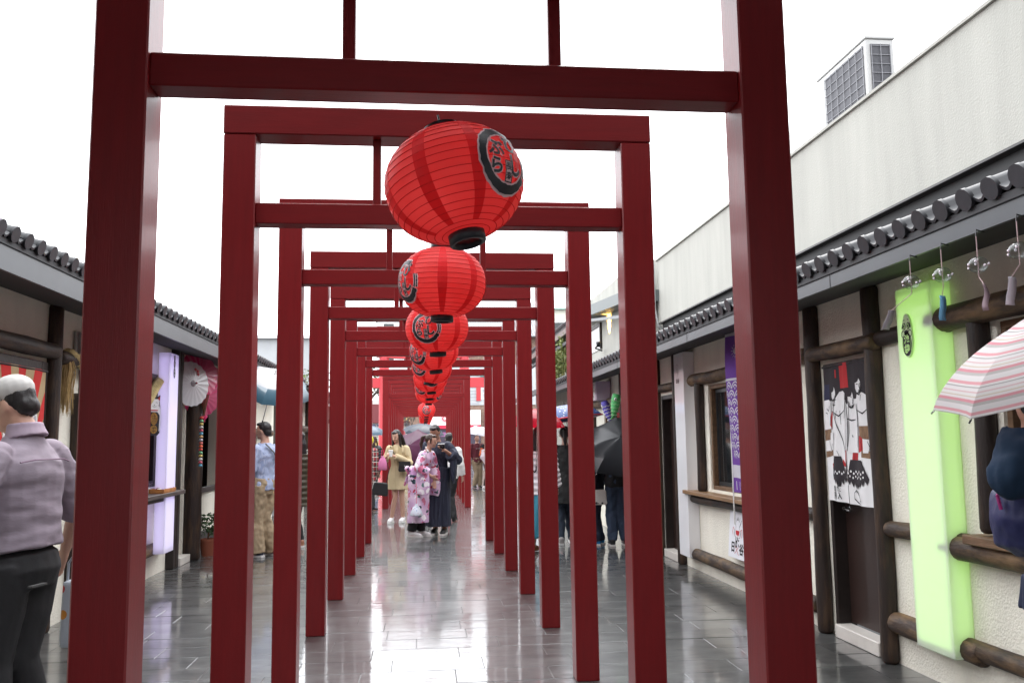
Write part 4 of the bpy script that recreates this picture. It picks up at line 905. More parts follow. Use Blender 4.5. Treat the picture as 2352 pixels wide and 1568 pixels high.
# ---- oiled paper parasols at the far left shop
def parasol(loc, axis, rad, m, label, cat='parasol', cone=.16, ribs=20, group=None, closed=False):
    t = thing('paper_parasol', label, cat, loc, 0, group); q = Vector(axis).normalized().to_track_quat('Z', 'Y'); t.rotation_mode = 'QUATERNION'; t.rotation_quaternion = q
    bm = bmesh.new(); n = ribs; h = rad*cone
    if closed: rr, h = rad*.20, rad*.96
    else: rr = rad
    ap = [bm.verts.new((.012*math.cos(2*math.pi*i/n), .012*math.sin(2*math.pi*i/n), 0)) for i in range(2*n)] if False else None
    rings = []
    for k, s_ in enumerate((.04, .35, .7, 1.0)):
        ring = []
        for i in range(2*n):
            a = math.pi*i/n; e = (1 if i % 2 == 0 else (.965 if not closed else .55)); ring.append(bm.verts.new((rr*s_*e*math.cos(a), rr*s_*e*math.sin(a), -h*s_+(0 if i % 2 == 0 else -.004*s_))))
        rings.append(ring)
    for A, Bq in zip(rings, rings[1:]):
        for i in range(2*n): bm.faces.new((A[i], A[(i+1) % (2*n)], Bq[(i+1) % (2*n)], Bq[i]))
    bm.faces.new(rings[0])
    me = bpy.data.meshes.new('canopy'); bm.to_mesh(me); bm.free(); c = place(me, 'canopy', m, t)
    rb = MB()
    for i in range(n): a = 2*math.pi*i/n; rb.tube([(0, 0, -.012), (rr*math.cos(a), rr*math.sin(a), -h-.006)], .003, 4, caps=False)
    rb.build('ribs', M_SAWN, t); MB().tube([(0, 0, 0), (0, 0, -rad*1.2)], .007, 8).build('shaft', M_SAWN, t)
    MB().lathe([(.05, -.02), (.03, .015), (.014, .03), (.012, .05), (.004, .055)], 12).build('hub', mat('parasol_hub', (.5, .45, .45), .5) if m.name != 'pink_oilpaper' else m, t, smooth=True)
    MB().ball((0, 0, .055), .014, seg=8, rings=6).build('finial', mat('finial_red', (.3, .02, .04), .4), t); return t
M_WPAP = thin('white_oilpaper', (.70, .69, .71), .35, .4, .2); M_PINK = thin('pink_oilpaper', (.80, .07, .22), .45, .4, .2)
pt_ = parasol((-3.13, 11.93, 2.37), (.82, -.56, .06), .305, M_WPAP, 'open white paper parasol with a few painted petals hung at the left shop')
pp = MB()
for (a, s_, c) in ((60, .6, 0), (72, .62, 0), (52, .5, 1)): 
    x, y_ = .33*s_*math.cos(R(a)), .33*s_*math.sin(R(a)); pp.ball((x, y_, -.16*.33*s_+.004), (.022, .022, .002), seg=8, rings=4)
pp.build('painted_petals', mat('petal_paint', (.55, .12, .14), .6), pt_)
G = 'pink parasols at the left shop'
parasol((-3.14, 12.36, 2.52), (.80, -.58, .1), .33, M_PINK, 'upper open pink parasol right behind the white one', group=G)
parasol((-3.12, 12.50, 2.22), (.72, -.65, -.2), .30, M_PINK, 'lower open pink parasol under the upper pink one', group=G)
parasol((-3.10, 12.42, 1.93), (.05, -.1, -1), .33, M_PINK, 'folded pink parasol hanging point down above the bead string', group=G, closed=True)
parasol((-3.15, 13.02, 2.42), (.85, -.5, .05), .32, M_PINK, 'farthest pink parasol with white dabs, half behind the second gate pillar', group=G)
bs_ = thing('bead_string', 'string of small coloured domes hanging from the pink parasols', 'bead string', (-3.10, 12.28, 1.26)); cols = [(.1, .35, .5), (.6, .1, .15), (.6, .58, .55), (.6, .45, .12), (.15, .4, .2), (.6, .06, .04), (.7, .1, .03), (.6, .12, .1), (.45, .4, .45), (.6, .35, .15)]
MB().tube([(0, 0, 0), (0, 0, .72)], .002, 5).build('thread', M_STR, bs_)
for i in range(16):
    c = cols[i % 10]; o = MB().lathe([(.004, .02), (.02, .014), (.029, -.004), (.026, -.012), (.006, -.012)], 12).build('bead', mat('bead%d' % (i % 10), c, .4), bs_, smooth=True); o.location = (0, 0, .02+.043*i)
pot = thing('potted_plant', 'small leafy plant in a terracotta pot beside the dark shop post', 'plant', (-3.13, 12.95, 0))
MB().lathe([(.085, 0), (.11, .2), (.118, .2), (.118, .235), (.1, .235), (.1, .2)], 20).build('pot', mat('terracotta', (.30, .09, .05), .7), pot, smooth=True, angle=40)
def leaves(mb, c, rad, n, size, rnd, squash=1):
    for i in range(n):
        v = Vector((rnd.gauss(0, 1), rnd.gauss(0, 1), rnd.gauss(0, 1))).normalized()*rnd.random()**.4; p = Vector(c)+Vector((v.x*rad, v.y*rad, v.z*rad*squash))
        a = Vector((rnd.gauss(0, 1), rnd.gauss(0, 1), rnd.gauss(-.3, .6))).normalized(); b_ = a.orthogonal().normalized(); b_.rotate(Matrix.Rotation(rnd.random()*6.28, 3, a)); s_ = size*rnd.uniform(.6, 1.2)
        mb.quad(p, p+a*s_*.5+b_*s_*.22, p+a*s_, p+a*s_*.5-b_*s_*.22)
lv = MB(); leaves(lv, (0, 0, .45), .17, 160, .075, random.Random(4)); lv.build('foliage', mat('pot_leaf', (.035, .075, .025), .6, var=.4, vs=8), pot); MB().tube([(0, 0, .2), (.01, 0, .4)], .012, 6).build('stem', M_SAWN, pot)

# ---- upper house beyond the right parapet, with its warm wall light
uh = thing('upper_house', 'cream upper house with dark sloping roof and a warm uplight past the parapet', 'building', (0, 0, 0))
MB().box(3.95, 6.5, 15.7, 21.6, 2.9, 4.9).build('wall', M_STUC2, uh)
MB().prism([(15.3, 4.05), (20.6, 4.42), (20.6, 4.66), (15.3, 4.26)], 3.6, 6.9, 'x').build('roof', mat('roof_sheet', (.10, .115, .115), .5), uh)
MB().prism([(15.4, 3.76), (20.6, 4.36), (20.6, 4.42), (15.4, 3.82)], 3.6, 3.66, 'x').build('beam', M_FASC, uh)
wf = MB().box(3.90, 3.948, 19.22, 19.30, 3.60, 4.2).box(3.90, 3.948, 20.6, 20.68, 3.60, 4.2).box(3.90, 3.948, 19.301, 20.599, 4.12, 4.2).build('window', M_DKW, uh); MB().box(3.925, 3.945, 19.30, 20.6, 3.60, 4.12).build('pane', M_WHITE, wf)
sp_ = thing('spot_lamp', 'black spot lamp on an arm throwing warm light up the cream wall', 'lamp', (3.9, 18.45, 3.58))
MB().tube([(0, .6, -.05), (-.2, .35, -.02), (-.22, 0, 0)], .02, 8).build('arm', M_BLACK, sp_); MB().lathe([(.04, -.05), (.055, .06), (.05, .062), (.035, -.04)], 16, Matrix.Translation((-.2, 0, .02))).build('head', M_BLACK, sp_, smooth=True)
spl = bpy.data.lights.new('spot_bulb', 'SPOT'); spl.energy = 330; spl.color = (1, .55, .12); spl.spot_size = R(46); spl.spot_blend = .6; spl.shadow_soft_size = .03
spo = bpy.data.objects.new('spot_bulb', spl); COL.objects.link(spo); spo.parent = sp_; spo.location = (-.13, 0, .1); spo.rotation_euler = Vector((.42, 0, 1)).to_track_quat('-Z', 'Y').to_euler()
# gabled tile roof farther right and bamboo planter
gh = thing('gabled_house', 'cream house with black tiled gable roof beyond the upper house', 'building', (0, 0, 0))
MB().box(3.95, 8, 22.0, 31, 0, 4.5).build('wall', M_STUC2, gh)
roof(gh, 1, 3.55, 4.52, 6.2, 6.0, 21.9, 31, 31); MB().box(3.58, 3.62, 21.9, 31, 4.28, 4.47).build('fascia', mat('brown_fascia', (.09, .05, .04), .5), gh); MB().box(3.62, 3.95, 21.9, 31, 4.28, 4.33).build('soffit', M_SOFF, gh)
MB().box(3.5, 3.58, 21.5, 31, 3.95, 4.03).build('beam', M_INK, gh)
MB().prism([(3.0, 2.95), (3.94, 3.25), (3.94, 3.15), (3.0, 2.8)], 19.6, 31).build('lean_to_roof', mat('dark_sheet', (.05, .055, .06), .5), gh)
bt = thing('bamboo', 'pale green bamboo against the cream wall over the lean-to roof', 'plant', (3.62, 23.2, 3.1))
lv = MB(); rnd = random.Random(8); cu = MB()
for i in range(16):
    x, y_ = rnd.uniform(-.2, .2), rnd.uniform(-1.2, 1.2); h = rnd.uniform(.7, 1.3); cu.tube([(x, y_, 0), (x+rnd.uniform(-.1, .1), y_+rnd.uniform(-.15, .15), h)], .008, 5)
    for k in range(5): leaves(lv, (x, y_, h*(.3+.17*k)), .15, 14, .13, rnd, 1.2)
lv.build('leaves', mat('bamboo_leaf', (.13, .16, .04), .6, var=.4, vs=5), bt); cu.build('stem', mat('bamboo_cane', (.25, .24, .08), .5), bt)
# tree above the left roofs
def tree(loc, h, crown, nl, lsz, label, col, bare=False, seed=1, name='tree'):
    rnd = random.Random(seed); t = thing(name, label, 'tree', loc); tr = MB(); tips = []
    def branch(p, d, l, rad, dep):
        q = p+d*l; tr.tube([p, p.lerp(q, .5)+Vector((rnd.uniform(-1, 1), rnd.uniform(-1, 1), 0))*l*.05, q], [rad, rad*.85, rad*.65], 6, caps=False)
        if dep == 0: tips.append(q); return
        for k in range(3 if dep > 1 else 4):
            nd = (d+Vector((rnd.uniform(-1, 1), rnd.uniform(-1, 1), rnd.uniform(-.2, .7)))*.75).normalized(); branch(p.lerp(q, rnd.uniform(.6, 1)), nd, l*rnd.uniform(.6, .8), rad*.6, dep-1)
    branch(Vector((0, 0, 0)), Vector((0, 0, 1)), h*.38, h*.02, 4 if bare else 3); tr.build('trunk', mat('bark', (.09, .075, .065), .9, var=.3, vs=8), t)
    if not bare:
        lv = MB()
        for q in tips: leaves(lv, q, crown, nl, lsz, rnd, .8)
        lv.build('crown', mat('leaf_'+name+str(seed), col, .6, var=.45, vs=1.5), t)
    return t
tree((-4.15, 33, 0), 4.6, .42, 60, .13, 'round green tree standing above the end of the left shop roof', (.10, .14, .035), seed=4)
tree((-4.3, 52, 0), 7.5, .8, 40, .22, 'dark street tree seen left of the vermilion torii pillar', (.05, .075, .03), seed=6)
tree((-.5, 51, .3), 3.6, 0, 0, 0, 'leafless little tree at the end of the gate tunnel', None, bare=True, seed=2, name='bare_tree')

# ------------------------------------------------------------------ street and buildings at the far end
M_BRICK = mat('old_brick', (.20, .13, .10), .85, var=.35, vs=6); M_GROOF = mat('grey_tile_roof', (.22, .23, .24), .6, var=.3, vs=9, stretch=(4, 1, 1))
sh = thing('street_shophouse', 'old brick shophouse across the street with white signboard and red band', 'building', (0, 62, 0))
MB().box(-1.0, 9, 0, 9, 0, 9.2).build('wall', M_BRICK, sh)
rfm = MB()
for i in range(60): x = -1.4+.18*i; rfm.prism([(-.8, 9.0), (4.5, 12.2), (4.5, 12.12), (-.8, 8.92)], x, x+.11, 'x')
rfm.prism([(-.78, 8.95), (4.5, 12.14), (9.8, 8.95)], -1.4, 9.4, 'x'); rfm.build('roof', M_GROOF, sh)
MB().box(1.9, 9, -.06, -.005, 4.1, 7.0).build('shutter_panel', mat('grey_shutter', (.42, .43, .45), .6, var=.1, vs=2), sh)
for z in [4.2+.22*i for i in range(12)]: MB().box(1.9, 3.9, -.085, -.062, z, z+.06).build('slat', mat('grey_slat', (.33, .34, .36), .6), sh)
wi_ = MB().box(4.05, 5.3, -.12, -.01, 4.5, 4.58).box(4.05, 5.3, -.12, -.01, 5.9, 5.98)
for i in range(4): wi_.box(4.05+.39*i, 4.13+.39*i, -.12, -.01, 4.581, 5.899)
for i in range(3): wi_.box(4.13, 5.22, -.10, -.03, 4.9+.33*i, 4.95+.33*i)
wi_ = wi_.build('window', M_WHITE, sh); MB().box(4.06, 5.29, -.02, -.006, 4.5, 5.95).build('pane', M_GLASS, wi_)
MB().box(3.72, 4.02, -.15, -.01, 4.4, 6.0).build('red_pilaster', M_VERM, sh); MB().prism([(-.01, 6.6), (-.5, 6.2), (-.5, 6.1), (-.01, 6.15)], 4.0, 5.6, 'x').build('awning', mat('teal_awning', (.08, .22, .20), .6), sh)
MB().box(4.4, 5.2, -.4, -.01, 3.0, 3.6, bev=.02).build('air_unit', M_WHITE, sh); MB().lathe([(.24, 0), (.24, .02)], 20, Matrix.Translation((4.75, -.402, 3.3)) @ rotm(90, 0, 0)).build('fan_grille', M_GREYM, sh)
sg = thing('shop_signboard', 'white signboard with round red star emblem across the street', 'sign', (0, 61.85, 0))
MB().box(.42, 4.0, -.12, 0, 2.70, 3.75).build('board', M_WHITE, sg); MB().box(.42, 4.0, -.16, 0, 2.46, 2.69).build('red_band', mat('sign_red', (.55, .02, .06), .5), sg)
sf_ = lambda off: (lambda u_, v: Vector((u_, -.12-off, v)))
ex, ez = 1.47, 3.16
MR = MATS['sign_red']
decal('emblem_ring', [circ(ex, ez, .27, n=32)], MR, sg, sf_(.004)); decal('emblem_white', [ring_poly(ex, ez, .235, .205, 0, 360, 32)]+[p for i in range(6) for p in ([(ex+.0*math.cos(R(30+60*i)), ez), (ex+.06*math.cos(R(30+60*i-28)), ez+.06*math.sin(R(30+60*i-28))), (ex+.17*math.cos(R(30+60*i)), ez+.17*math.sin(R(30+60*i))), (ex+.06*math.cos(R(30+60*i+28)), ez+.06*math.sin(R(30+60*i+28)))],)], M_WHITE, sg, sf_(.008))
decal('lettering', [stroke([(1.83, 3.38), (1.93, 3.14), (1.93, 2.96)], .09), stroke([(2.05, 3.38), (1.93, 3.14)], .09)], MR, sg, sf_(.004)); decal('number', [('text', '495', 3.62, 2.575, .2, .004)], M_WHITE, sg, lambda u_, v: Vector((u_, -.166, v)))
MB().box(.6, 4.0, -.02, .3, .1, 2.45).build('shop_front', mat('shopfront_dark', (.05, .04, .06), .3), sg); MB().box(.9, 3.2, -.04, -.021, 1.9, 2.2).build('purple_strip', mat('purple_strip', (.25, .1, .22), .5), sg)
ls = thing('street_shop', 'shop with brown red fascia and gold characters across the street on the left', 'building', (0, 64, 0))
MB().box(-14, .38, 0, 7, 0, 4.6).build('wall', mat('pale_wall', (.5, .48, .46), .8, var=.1, vs=1), ls); MB().box(-6, .36, -.25, -.005, 2.95, 4.3).build('fascia', mat('maroon_fascia', (.16, .03, .035), .5), ls)
decal('lettering', [('text', '\u4e4b', -1.12, 3.42, .75, .02), ('text', '\u5bb6', -.32, 3.42, .75, .02)], mat('gold_letter', (.72, .55, .22), .35, metal=.4), ls, lambda u_, v: Vector((u_, -.262, v)))
aw = MB()
for i in range(22): aw.box(-6+.29*i, -5.80+.29*i, -.5, -.2, 2.72, 2.86)
aw.build('awning_fringe', mat('navy_fringe', (.06, .06, .11), .7), ls); MB().box(-6, .3, -.1, -.004, 2.1, 2.72).build('shop_window', mat('white_shopfront', (.8, .78, .76), .3), ls)  # shop window is a plain white panel below the fringe
for i in range(9): MB().box(-2.4+.3*i, -2.24+.3*i, -.16, -.11, 2.05, 2.4).build('product', mat('product%d' % (i % 3), [(.5, .12, .15), (.65, .5, .4), (.2, .12, .1)][i % 3], .5), ls)
hd = thing('planter_hedge', 'low green hedge in a mustard coloured street planter', 'plant', (-1.1, 57, 0)); MB().box(-3, 1.6, -.3, .3, 0, 1.65).build('planter', mat('mustard', (.42, .33, .12), .7, var=.1, vs=3), hd)
lv = MB(); rnd = random.Random(12)
for i in range(24): leaves(lv, (-2.9+.19*i, 0, 1.8), .2, 22, .12, rnd)
lv.build('foliage', mat('hedge_leaf', (.09, .13, .04), .6, var=.4, vs=4), hd)
for (x, y_, z0, wd, h, lab, c, rf) in ((-16, 80, 0, 12, 11, 'tall grey block far behind the left street trees', (.34, .35, .36), (.25, .25, .26)), (13.6, 72, 0, 7, 12.5, 'cream house with green roof and aerials far right', (.62, .60, .52), (.09, .22, .18)), (3, 95, 0, 16, 15.2, 'pale far block just above the grey tiled roof', (.55, .56, .57), (.4, .4, .4))):
    b_ = thing('far_building', lab, 'building', (x, y_, z0)); MB().box(-wd/2, wd/2, 0, 8, 0, h).build('wall', mat('far_wall%d' % x, c, .8, var=.08, vs=.6), b_)
    MB().prism([(-.5, h), (4, h+.8), (8.5, h)], -wd/2-.4, wd/2+.4, 'x').build('roof', mat('far_roof%d' % x, rf, .6), b_)
    for i in range(int(wd/2.2)):
        for j in range(int(h/3)): wo = MB().box(-wd/2+.6+2.2*i, -wd/2+1.9+2.2*i, -.05, -.005, 1+3*j, 2.5+3*j).build('window', M_WHITE, b_); MB().box(-wd/2+.7+2.2*i, -wd/2+1.8+2.2*i, -.06, -.051, 1.1+3*j, 2.4+3*j).build('pane', M_GLASS, wo)
    if x == 13.6:
        ae = MB()
        for q in (-2.5, -1, 0): ae.tube([(q, 2, h+.5), (q, 2, h+3)], .04, 5).tube([(q-.5, 2, h+2.4), (q+.5, 2, h+2.4)], .03, 5)
        ae.build('aerial', M_GREYM, b_)

# ------------------------------------------------------------------ people
M_SKIN = mat('skin', (.52, .30, .22), .5, var=.06, vs=9); M_SKIND = mat('skin_tan', (.36, .19, .13), .5, var=.06, vs=9)
M_HAIR = mat('black_hair', (.014, .011, .011), .45, var=.3, vs=60, stretch=(3, 3, .4), bump=.3, bs=120); M_HAIRB = mat('brown_hair', (.045, .022, .016), .42, var=.3, vs=60, stretch=(3, 3, .4), bump=.3, bs=120)
M_EYE = mat('eye_dark', (.01, .008, .008), .3); M_LIP = mat('lips', (.40, .12, .11), .5)
def cloth(name, col, **k): return mat(name, col, k.pop('rough', .8), var=k.pop('var', .10), vs=k.pop('vs', 5), bump=k.pop('bump', .35), bs=k.pop('bs', 16), bd=4, **k)
def bake(mb, name, m, parent, vox, sm=3, fold=None, dec=None, off=0.0):
    me = bpy.data.meshes.new(name); bmesh.ops.recalc_face_normals(mb.bm, faces=mb.bm.faces[:]); mb.bm.to_mesh(me); mb.bm.free()
    o = bpy.data.objects.new(name, me); COL.objects.link(o)
    q = o.modifiers.new('r', 'REMESH'); q.mode = 'VOXEL'; q.voxel_size = vox
    if sm: q = o.modifiers.new('s', 'SMOOTH'); q.iterations = sm; q.factor = .5
    if dec: q = o.modifiers.new('d', 'DECIMATE'); q.ratio = dec
    dg = bpy.context.evaluated_depsgraph_get(); dg.update()
    m2 = bpy.data.meshes.new_from_object(o.evaluated_get(dg)); m2.name = name
    bpy.data.objects.remove(o); bpy.data.meshes.remove(me)
    if fold:
        amp, fx, fz, ph = fold
        N = [v.normal.copy() for v in m2.vertices]
        for v, n in zip(m2.vertices, N):
            c = v.co
            v.co = c + n*amp*(noise.noise((c.x*fx+ph, c.y*fx, c.z*fz))+.5*noise.noise((c.x*fx*2.1, c.y*fx*2.1+ph, c.z*fz*2.3))-.2)
    if not m2.materials: m2.materials.append(m)
    else: m2.materials[0] = m
    return place(m2, name, None, parent, smooth=True)
TR = [(.80, .120, .090), (.88, .160, .110), (.95, .157, .108), (1.06, .132, .096), (1.2, .148, .104), (1.32, .168, .110), (1.40, .150, .092), (1.45, .082, .066), (1.50, .056, .056)]
def tr(z):
    if z <= TR[0][0]: return TR[0][1:]
    for a, b in zip(TR, TR[1:]):
        if z <= b[0]:
            t = (z-a[0])/(b[0]-a[0]); return (a[1]+(b[1]-a[1])*t, a[2]+(b[2]-a[2])*t)
    return TR[-1][1:]
class Body: pass
def person(label, loc, rz, H=1.75, lean=0, head=(0, 0, 0), L=None, RR=None, feet=None, skin=None, fem=False, vox=.0115, wide=1.0, hair='short', hairm=None, group=None, belly=0, face=True, noclose=False):
    B = Body(); s = H/1.75; sk = skin or M_SKIN; k = (.90 if fem else 1)*wide
    B.belly = belly; B.k = k; B.vox = vox; B.fem = fem
    def T(p):
        p = Vector(p)
        if p.z > .92 and lean:
            a = R(lean)*min(1, (p.z-.92)/.28); q = p-Vector((0, 0, .95)); q = Matrix.Rotation(a, 3, 'X') @ q; p = q+Vector((0, 0, .95))
        return p
    B.T = T
    nk = T((0, .005, 1.52)); HM = Matrix.Translation(nk) @ Matrix.Rotation(R(lean*.6), 4, 'X') @ Matrix.Rotation(R(head[1]), 4, 'Z') @ Matrix.Rotation(R(head[0]), 4, 'X') @ Matrix.Rotation(R(head[2]), 4, 'Y') @ Matrix.Translation((0, 0, -1.52))
    B.HM = HM; h = lambda p: HM @ Vector(p); HR = HM.to_3x3().to_4x4()
    B.SL = T((.172*k, 0, 1.40)); B.SR = T((-.172*k, 0, 1.40))
    B.L = [Vector(p) for p in (L or ((.235*k, .03, 1.13), (.25*k, -.05, .90)))]; B.RR = [Vector(p) for p in (RR or ((-.235*k, .03, 1.13), (-.25*k, -.05, .90)))]
    fL, fR = feet or ((.10, 0), (-.10, 0)); B.f = (fL, fR)
    B.hips = [Vector((.085*k, 0, .90)), Vector((-.085*k, 0, .90))]
    B.knees = [Vector(((.085*k*.4+f_[0]*.6), f_[1]*.5-.03, .49)) for f_ in (fL, fR)]; B.ank = [Vector((f_[0], f_[1]+.03, .085)) for f_ in (fL, fR)]
    mb = MB()
    mb.tube([T((0, -belly*.03, z)) for z, _, _ in TR], [(a*k*(.80 if z < 1.4 else .92), b*k*(.78 if z < 1.4 else .92)) for z, a, b in TR], 18, side=(1, 0, 0))
    mb.tube([T((0, .012, 1.45)), T((0, .005, 1.52)), h((0, -.008, 1.60))], [.058*k, .05*k, .05*k], 12)
    mb.ball(h((0, -.018, 1.648)), (.073, .090, .106), HR); mb.ball(h((0, -.046, 1.588)), (.052, .056, .054), HR); mb.ball(h((0, -.088, 1.556)), (.022, .02, .016), HR)
    mb.tube([h((0, -.103, 1.655)), h((0, -.122, 1.618)), h((0, -.100, 1.612))], [.009, .014, .012], 8)
    for sx in (-1, 1): mb.ball(h((sx*.075, -.005, 1.632)), (.010, .020, .031), HR, 10, 8); mb.ball(h((sx*.034, -.082, 1.606)), (.022, .02, .02), HR, 10, 8)
    for Sh, (E_, Hd), sx in ((B.SL, B.L, 1), (B.SR, B.RR, -1)):
        mb.ball(Sh, .056*k); mb.tube([Sh, Sh.lerp(E_, .5), E_, E_.lerp(Hd, .4), Hd], [.050*k, .046*k, .038*k, .038*k, .025], 12); mb.ball(E_, .038*k)
        d = (Hd-E_).normalized(); inn = Vector((-sx, -.4, 0)); n = (inn-d*inn.dot(d)).normalized(); sd = d.cross(n)
        mb.tube([Hd-d*.01, Hd+d*.03, Hd+d*.085], [(.026, .018), (.036, .017), (.038, .013)], 10, side=sd)
        for i in range(4):
            l = (.030, .035, .032, .024)[i]; b0 = Hd+d*.08+sd*(i-1.5)*.0185; p1 = b0+d*l; p2 = p1+(d*.75+n*.65).normalized()*l*.8; p3 = p2+(d*.3+n*.95).normalized()*l*.6
            mb.tube([b0, p1, p2, p3], [.0098, .0095, .009, .0075], 6)
        t0 = Hd+d*.025+sd*.03; mb.tube([t0, t0+d*.025+sd*.022+n*.01, t0+d*.055+sd*.026+n*.022], [.012, .0105, .009], 6)
    for hp, kn, an, f_ in zip(B.hips, B.knees, B.ank, B.f):
        mb.tube([hp+Vector((0, 0, .04)), hp.lerp(kn, .5), kn, kn.lerp(an, .35), an], [.085*k, .072*k, .053*k, .053*k, .036], 14, side=(1, 0, 0)); mb.ball(kn, .052*k)
        mb.tube([an+Vector((0, .03, -.045)), an+Vector((0, -.05, -.05)), an+Vector((0, -.15, -.062))], [(.035, .035), (.042, .032), (.036, .02)], 10, side=(1, 0, 0))
    S_ = Matrix.Diagonal((s, s, s, 1))
    B.s = s; B.S = S_
    def sc(m_): 
        for v in m_.bm.verts: v.co = S_ @ v.co
        return m_
    B.sc = sc
    ob = bake(sc(mb), 'person', sk, None, vox, 2)
    ob.location = loc; ob.rotation_euler = (0, 0, R(rz)); tag(ob, label, 'person', group); B.ob = ob
    # hair
    hm = hairm or M_HAIR; B.hm = hm; mb = MB()
    if hair in ('short', 'cap'):
        mb.ball(h((0, .014, 1.672)), (.081, .090, .093), HR); mb.ball(h((0, .05, 1.62)), (.066, .05, .062), HR); mb.ball(h((0, -.046, 1.732)), (.062, .045, .030), HR)
    elif hair == 'long':
        mb.ball(h((0, .014, 1.668)), (.084, .092, .100), HR); mb.ball(h((0, -.058, 1.727)), (.062, .036, .032), HR)
        mb.tube([h((0, .04, 1.68)), h((0, .085, 1.55)), h((0, .095, 1.42)), h((0, .08, 1.30))], [(.082, .05), (.092, .042), (.098, .035), (.07, .02)], 14, side=HR @ Vector((1, 0, 0)))
        for sx in (-1, 1): mb.tube([h((sx*.072, -.015, 1.69)), h((sx*.084, -.03, 1.58)), h((sx*.085, -.075, 1.44)), h((sx*.07, -.10, 1.30))], [.024, .026, .026, .012], 8)
    elif hair == 'pony':
        mb.ball(h((0, .012, 1.668)), (.082, .091, .097), HR); mb.ball(h((0, -.056, 1.727)), (.06, .038, .030), HR)
        for sx in (-1, 1): mb.tube([h((sx*.07, -.03, 1.69)), h((sx*.077, -.045, 1.60))], [.018, .008], 6)
        mb.tube([h((0, .09, 1.71)), h((0, .145, 1.68)), h((0, .155, 1.56)), h((0, .13, 1.43))], [.028, .034, .032, .01], 10)
    if hair != 'none': bake(sc(mb), 'hair', hm, ob, max(.008, vox*.8), 1, (.006, 40, 12, 3))
    if face:
        fm = MB()
        for sx in (-1, 1): fm.ball(h((sx*.031, -.0975, 1.645)), (.0095, .005, .0038), HR, 10, 6)
        sc(fm).build('eyes', M_EYE, ob, smooth=True)
        fm = MB()
        for sx in (-1, 1): fm.tube([h((sx*.016, -.104, 1.668)), h((sx*.034, -.100, 1.673)), h((sx*.05, -.086, 1.668))], [.0016, .002, .001], 6)
        sc(fm).build('eyebrows', hm, ob)
        fm = MB().ball(h((0, -.101, 1.583)), (.019, .008, .006), HR, 10, 6); sc(fm).build('lips', M_LIP, ob, smooth=True)
    return B
def top(B, m, name='shirt', infl=.018, hem=.86, sleeve=1.0, flare=0, neck=1.475, wide_sleeve=0, fold=(.012, 14, 9, 1), puff=0, hemr=None, parent=None, vox=None):
    mb = MB(); k = B.k; zs = [hem]; z = hem
    step = .05 if not puff else .02
    while z+step < neck: z += step; zs.append(z)
    zs.append(neck); P_, R_ = [], []
    for z in zs:
        a, b = tr(max(z, .86) if z < .95 else z); t = max(0, (1.05-z)); pf = puff*abs(math.sin(z*math.pi/.085)) if puff else 0
        fl = flare*t; i = infl if z < 1.42 else infl*.7
        be = B.belly*max(0, 1-abs(z-1.05)/.34)*.13; P_.append(B.T((0, -be*.45, z))); R_.append((a*k+i+fl+pf+be*.35, b*k+i+fl*.9+pf+be*.55))
    mb.tube(P_, R_, 22, side=(1, 0, 0))
    kb = k; k = 1+(k-1)*.45
    for Sh, (E_, Hd) in ((B.SL, B.L), (B.SR, B.RR)):
        i = infl; mb.ball(Sh, .052*k+i*.8)
        end = E_.lerp(Hd, max(0, sleeve-1)*1.0) if sleeve > 1 else Sh.lerp(E_, sleeve)
        pts = [Sh, Sh.lerp(E_, .5), E_, E_.lerp(Hd, .5*max(0, sleeve-1)), end] if sleeve > 1 else [Sh, Sh.lerp(E_, sleeve*.5), Sh.lerp(E_, sleeve)]
        rr = [.052*k+i, .050*k+i+wide_sleeve*.3, .044*k+i+wide_sleeve*.6, .042*k+i+wide_sleeve, .034*k+i+wide_sleeve] if sleeve > 1 else [.054*k+i, .052*k+i*1.2, .048*k+i*1.3]
        if puff:
            n = 14; pts2, r2 = [], []
            for j in range(n+1):
                t = j/n*(len(pts)-1); a = min(int(t), len(pts)-2); q = t-a; pts2.append(pts[a].lerp(pts[a+1], q)); r2.append(rr[a]+(rr[a+1]-rr[a])*q+puff*(j % 2))
            pts, rr = pts2, r2
        mb.tube(pts, rr, 14)
        if sleeve > 1: mb.ball(E_, rr[2] if not puff else .044*k+i)
    return bake(B.sc(mb), name, m, parent or B.ob, vox or B.vox, 3, fold)
def trousers(B, m, infl=.014, hem=.06, name='trousers', fold=(.012, 16, 10, 5), flare=0):
    mb = MB(); k = B.k
    mb.tube([Vector((0, -B.belly*q, z)) for z, q in ((.80, .0), (.88, .01), (.95, .02), (1.02-.025*(B.belly > 0), .03))], [(a*k+infl+B.belly*q, b*k+infl+B.belly*q*1.6) for (a, b), q in ((tr(.82), .01), (tr(.88), .02), (tr(.95), .01), (tr(1.0), -.04))], 20, side=(1, 0, 0))
    for hp, kn, an in zip(B.hips, B.knees, B.ank):
        e = Vector((an.x, an.y, hem)); mb.tube([hp+Vector((0, 0, .02)), hp.lerp(kn, .5), kn, kn.lerp(e, .5), e], [.088*k+infl, .078*k+infl, .060*k+infl, .056*k+infl*1.1+flare*.5, .048*k+infl*1.2+flare], 16, side=(1, 0, 0))
    return bake(B.sc(mb), name, m, B.ob, B.vox, 3, fold)
def skirt(B, m, z0, z1, r0, r1, name='skirt', fold=(.02, 12, 2, 2)):
    mb = MB(); n = 8; mb.tube([Vector((0, 0, z0+(z1-z0)*i/n)) for i in range(n+1)], [(r0[0]+(r1[0]-r0[0])*i/n, r0[1]+(r1[1]-r0[1])*i/n) for i in range(n+1)], 24, side=(1, 0, 0))
    return bake(B.sc(mb), name, m, B.ob, B.vox, 2, fold)
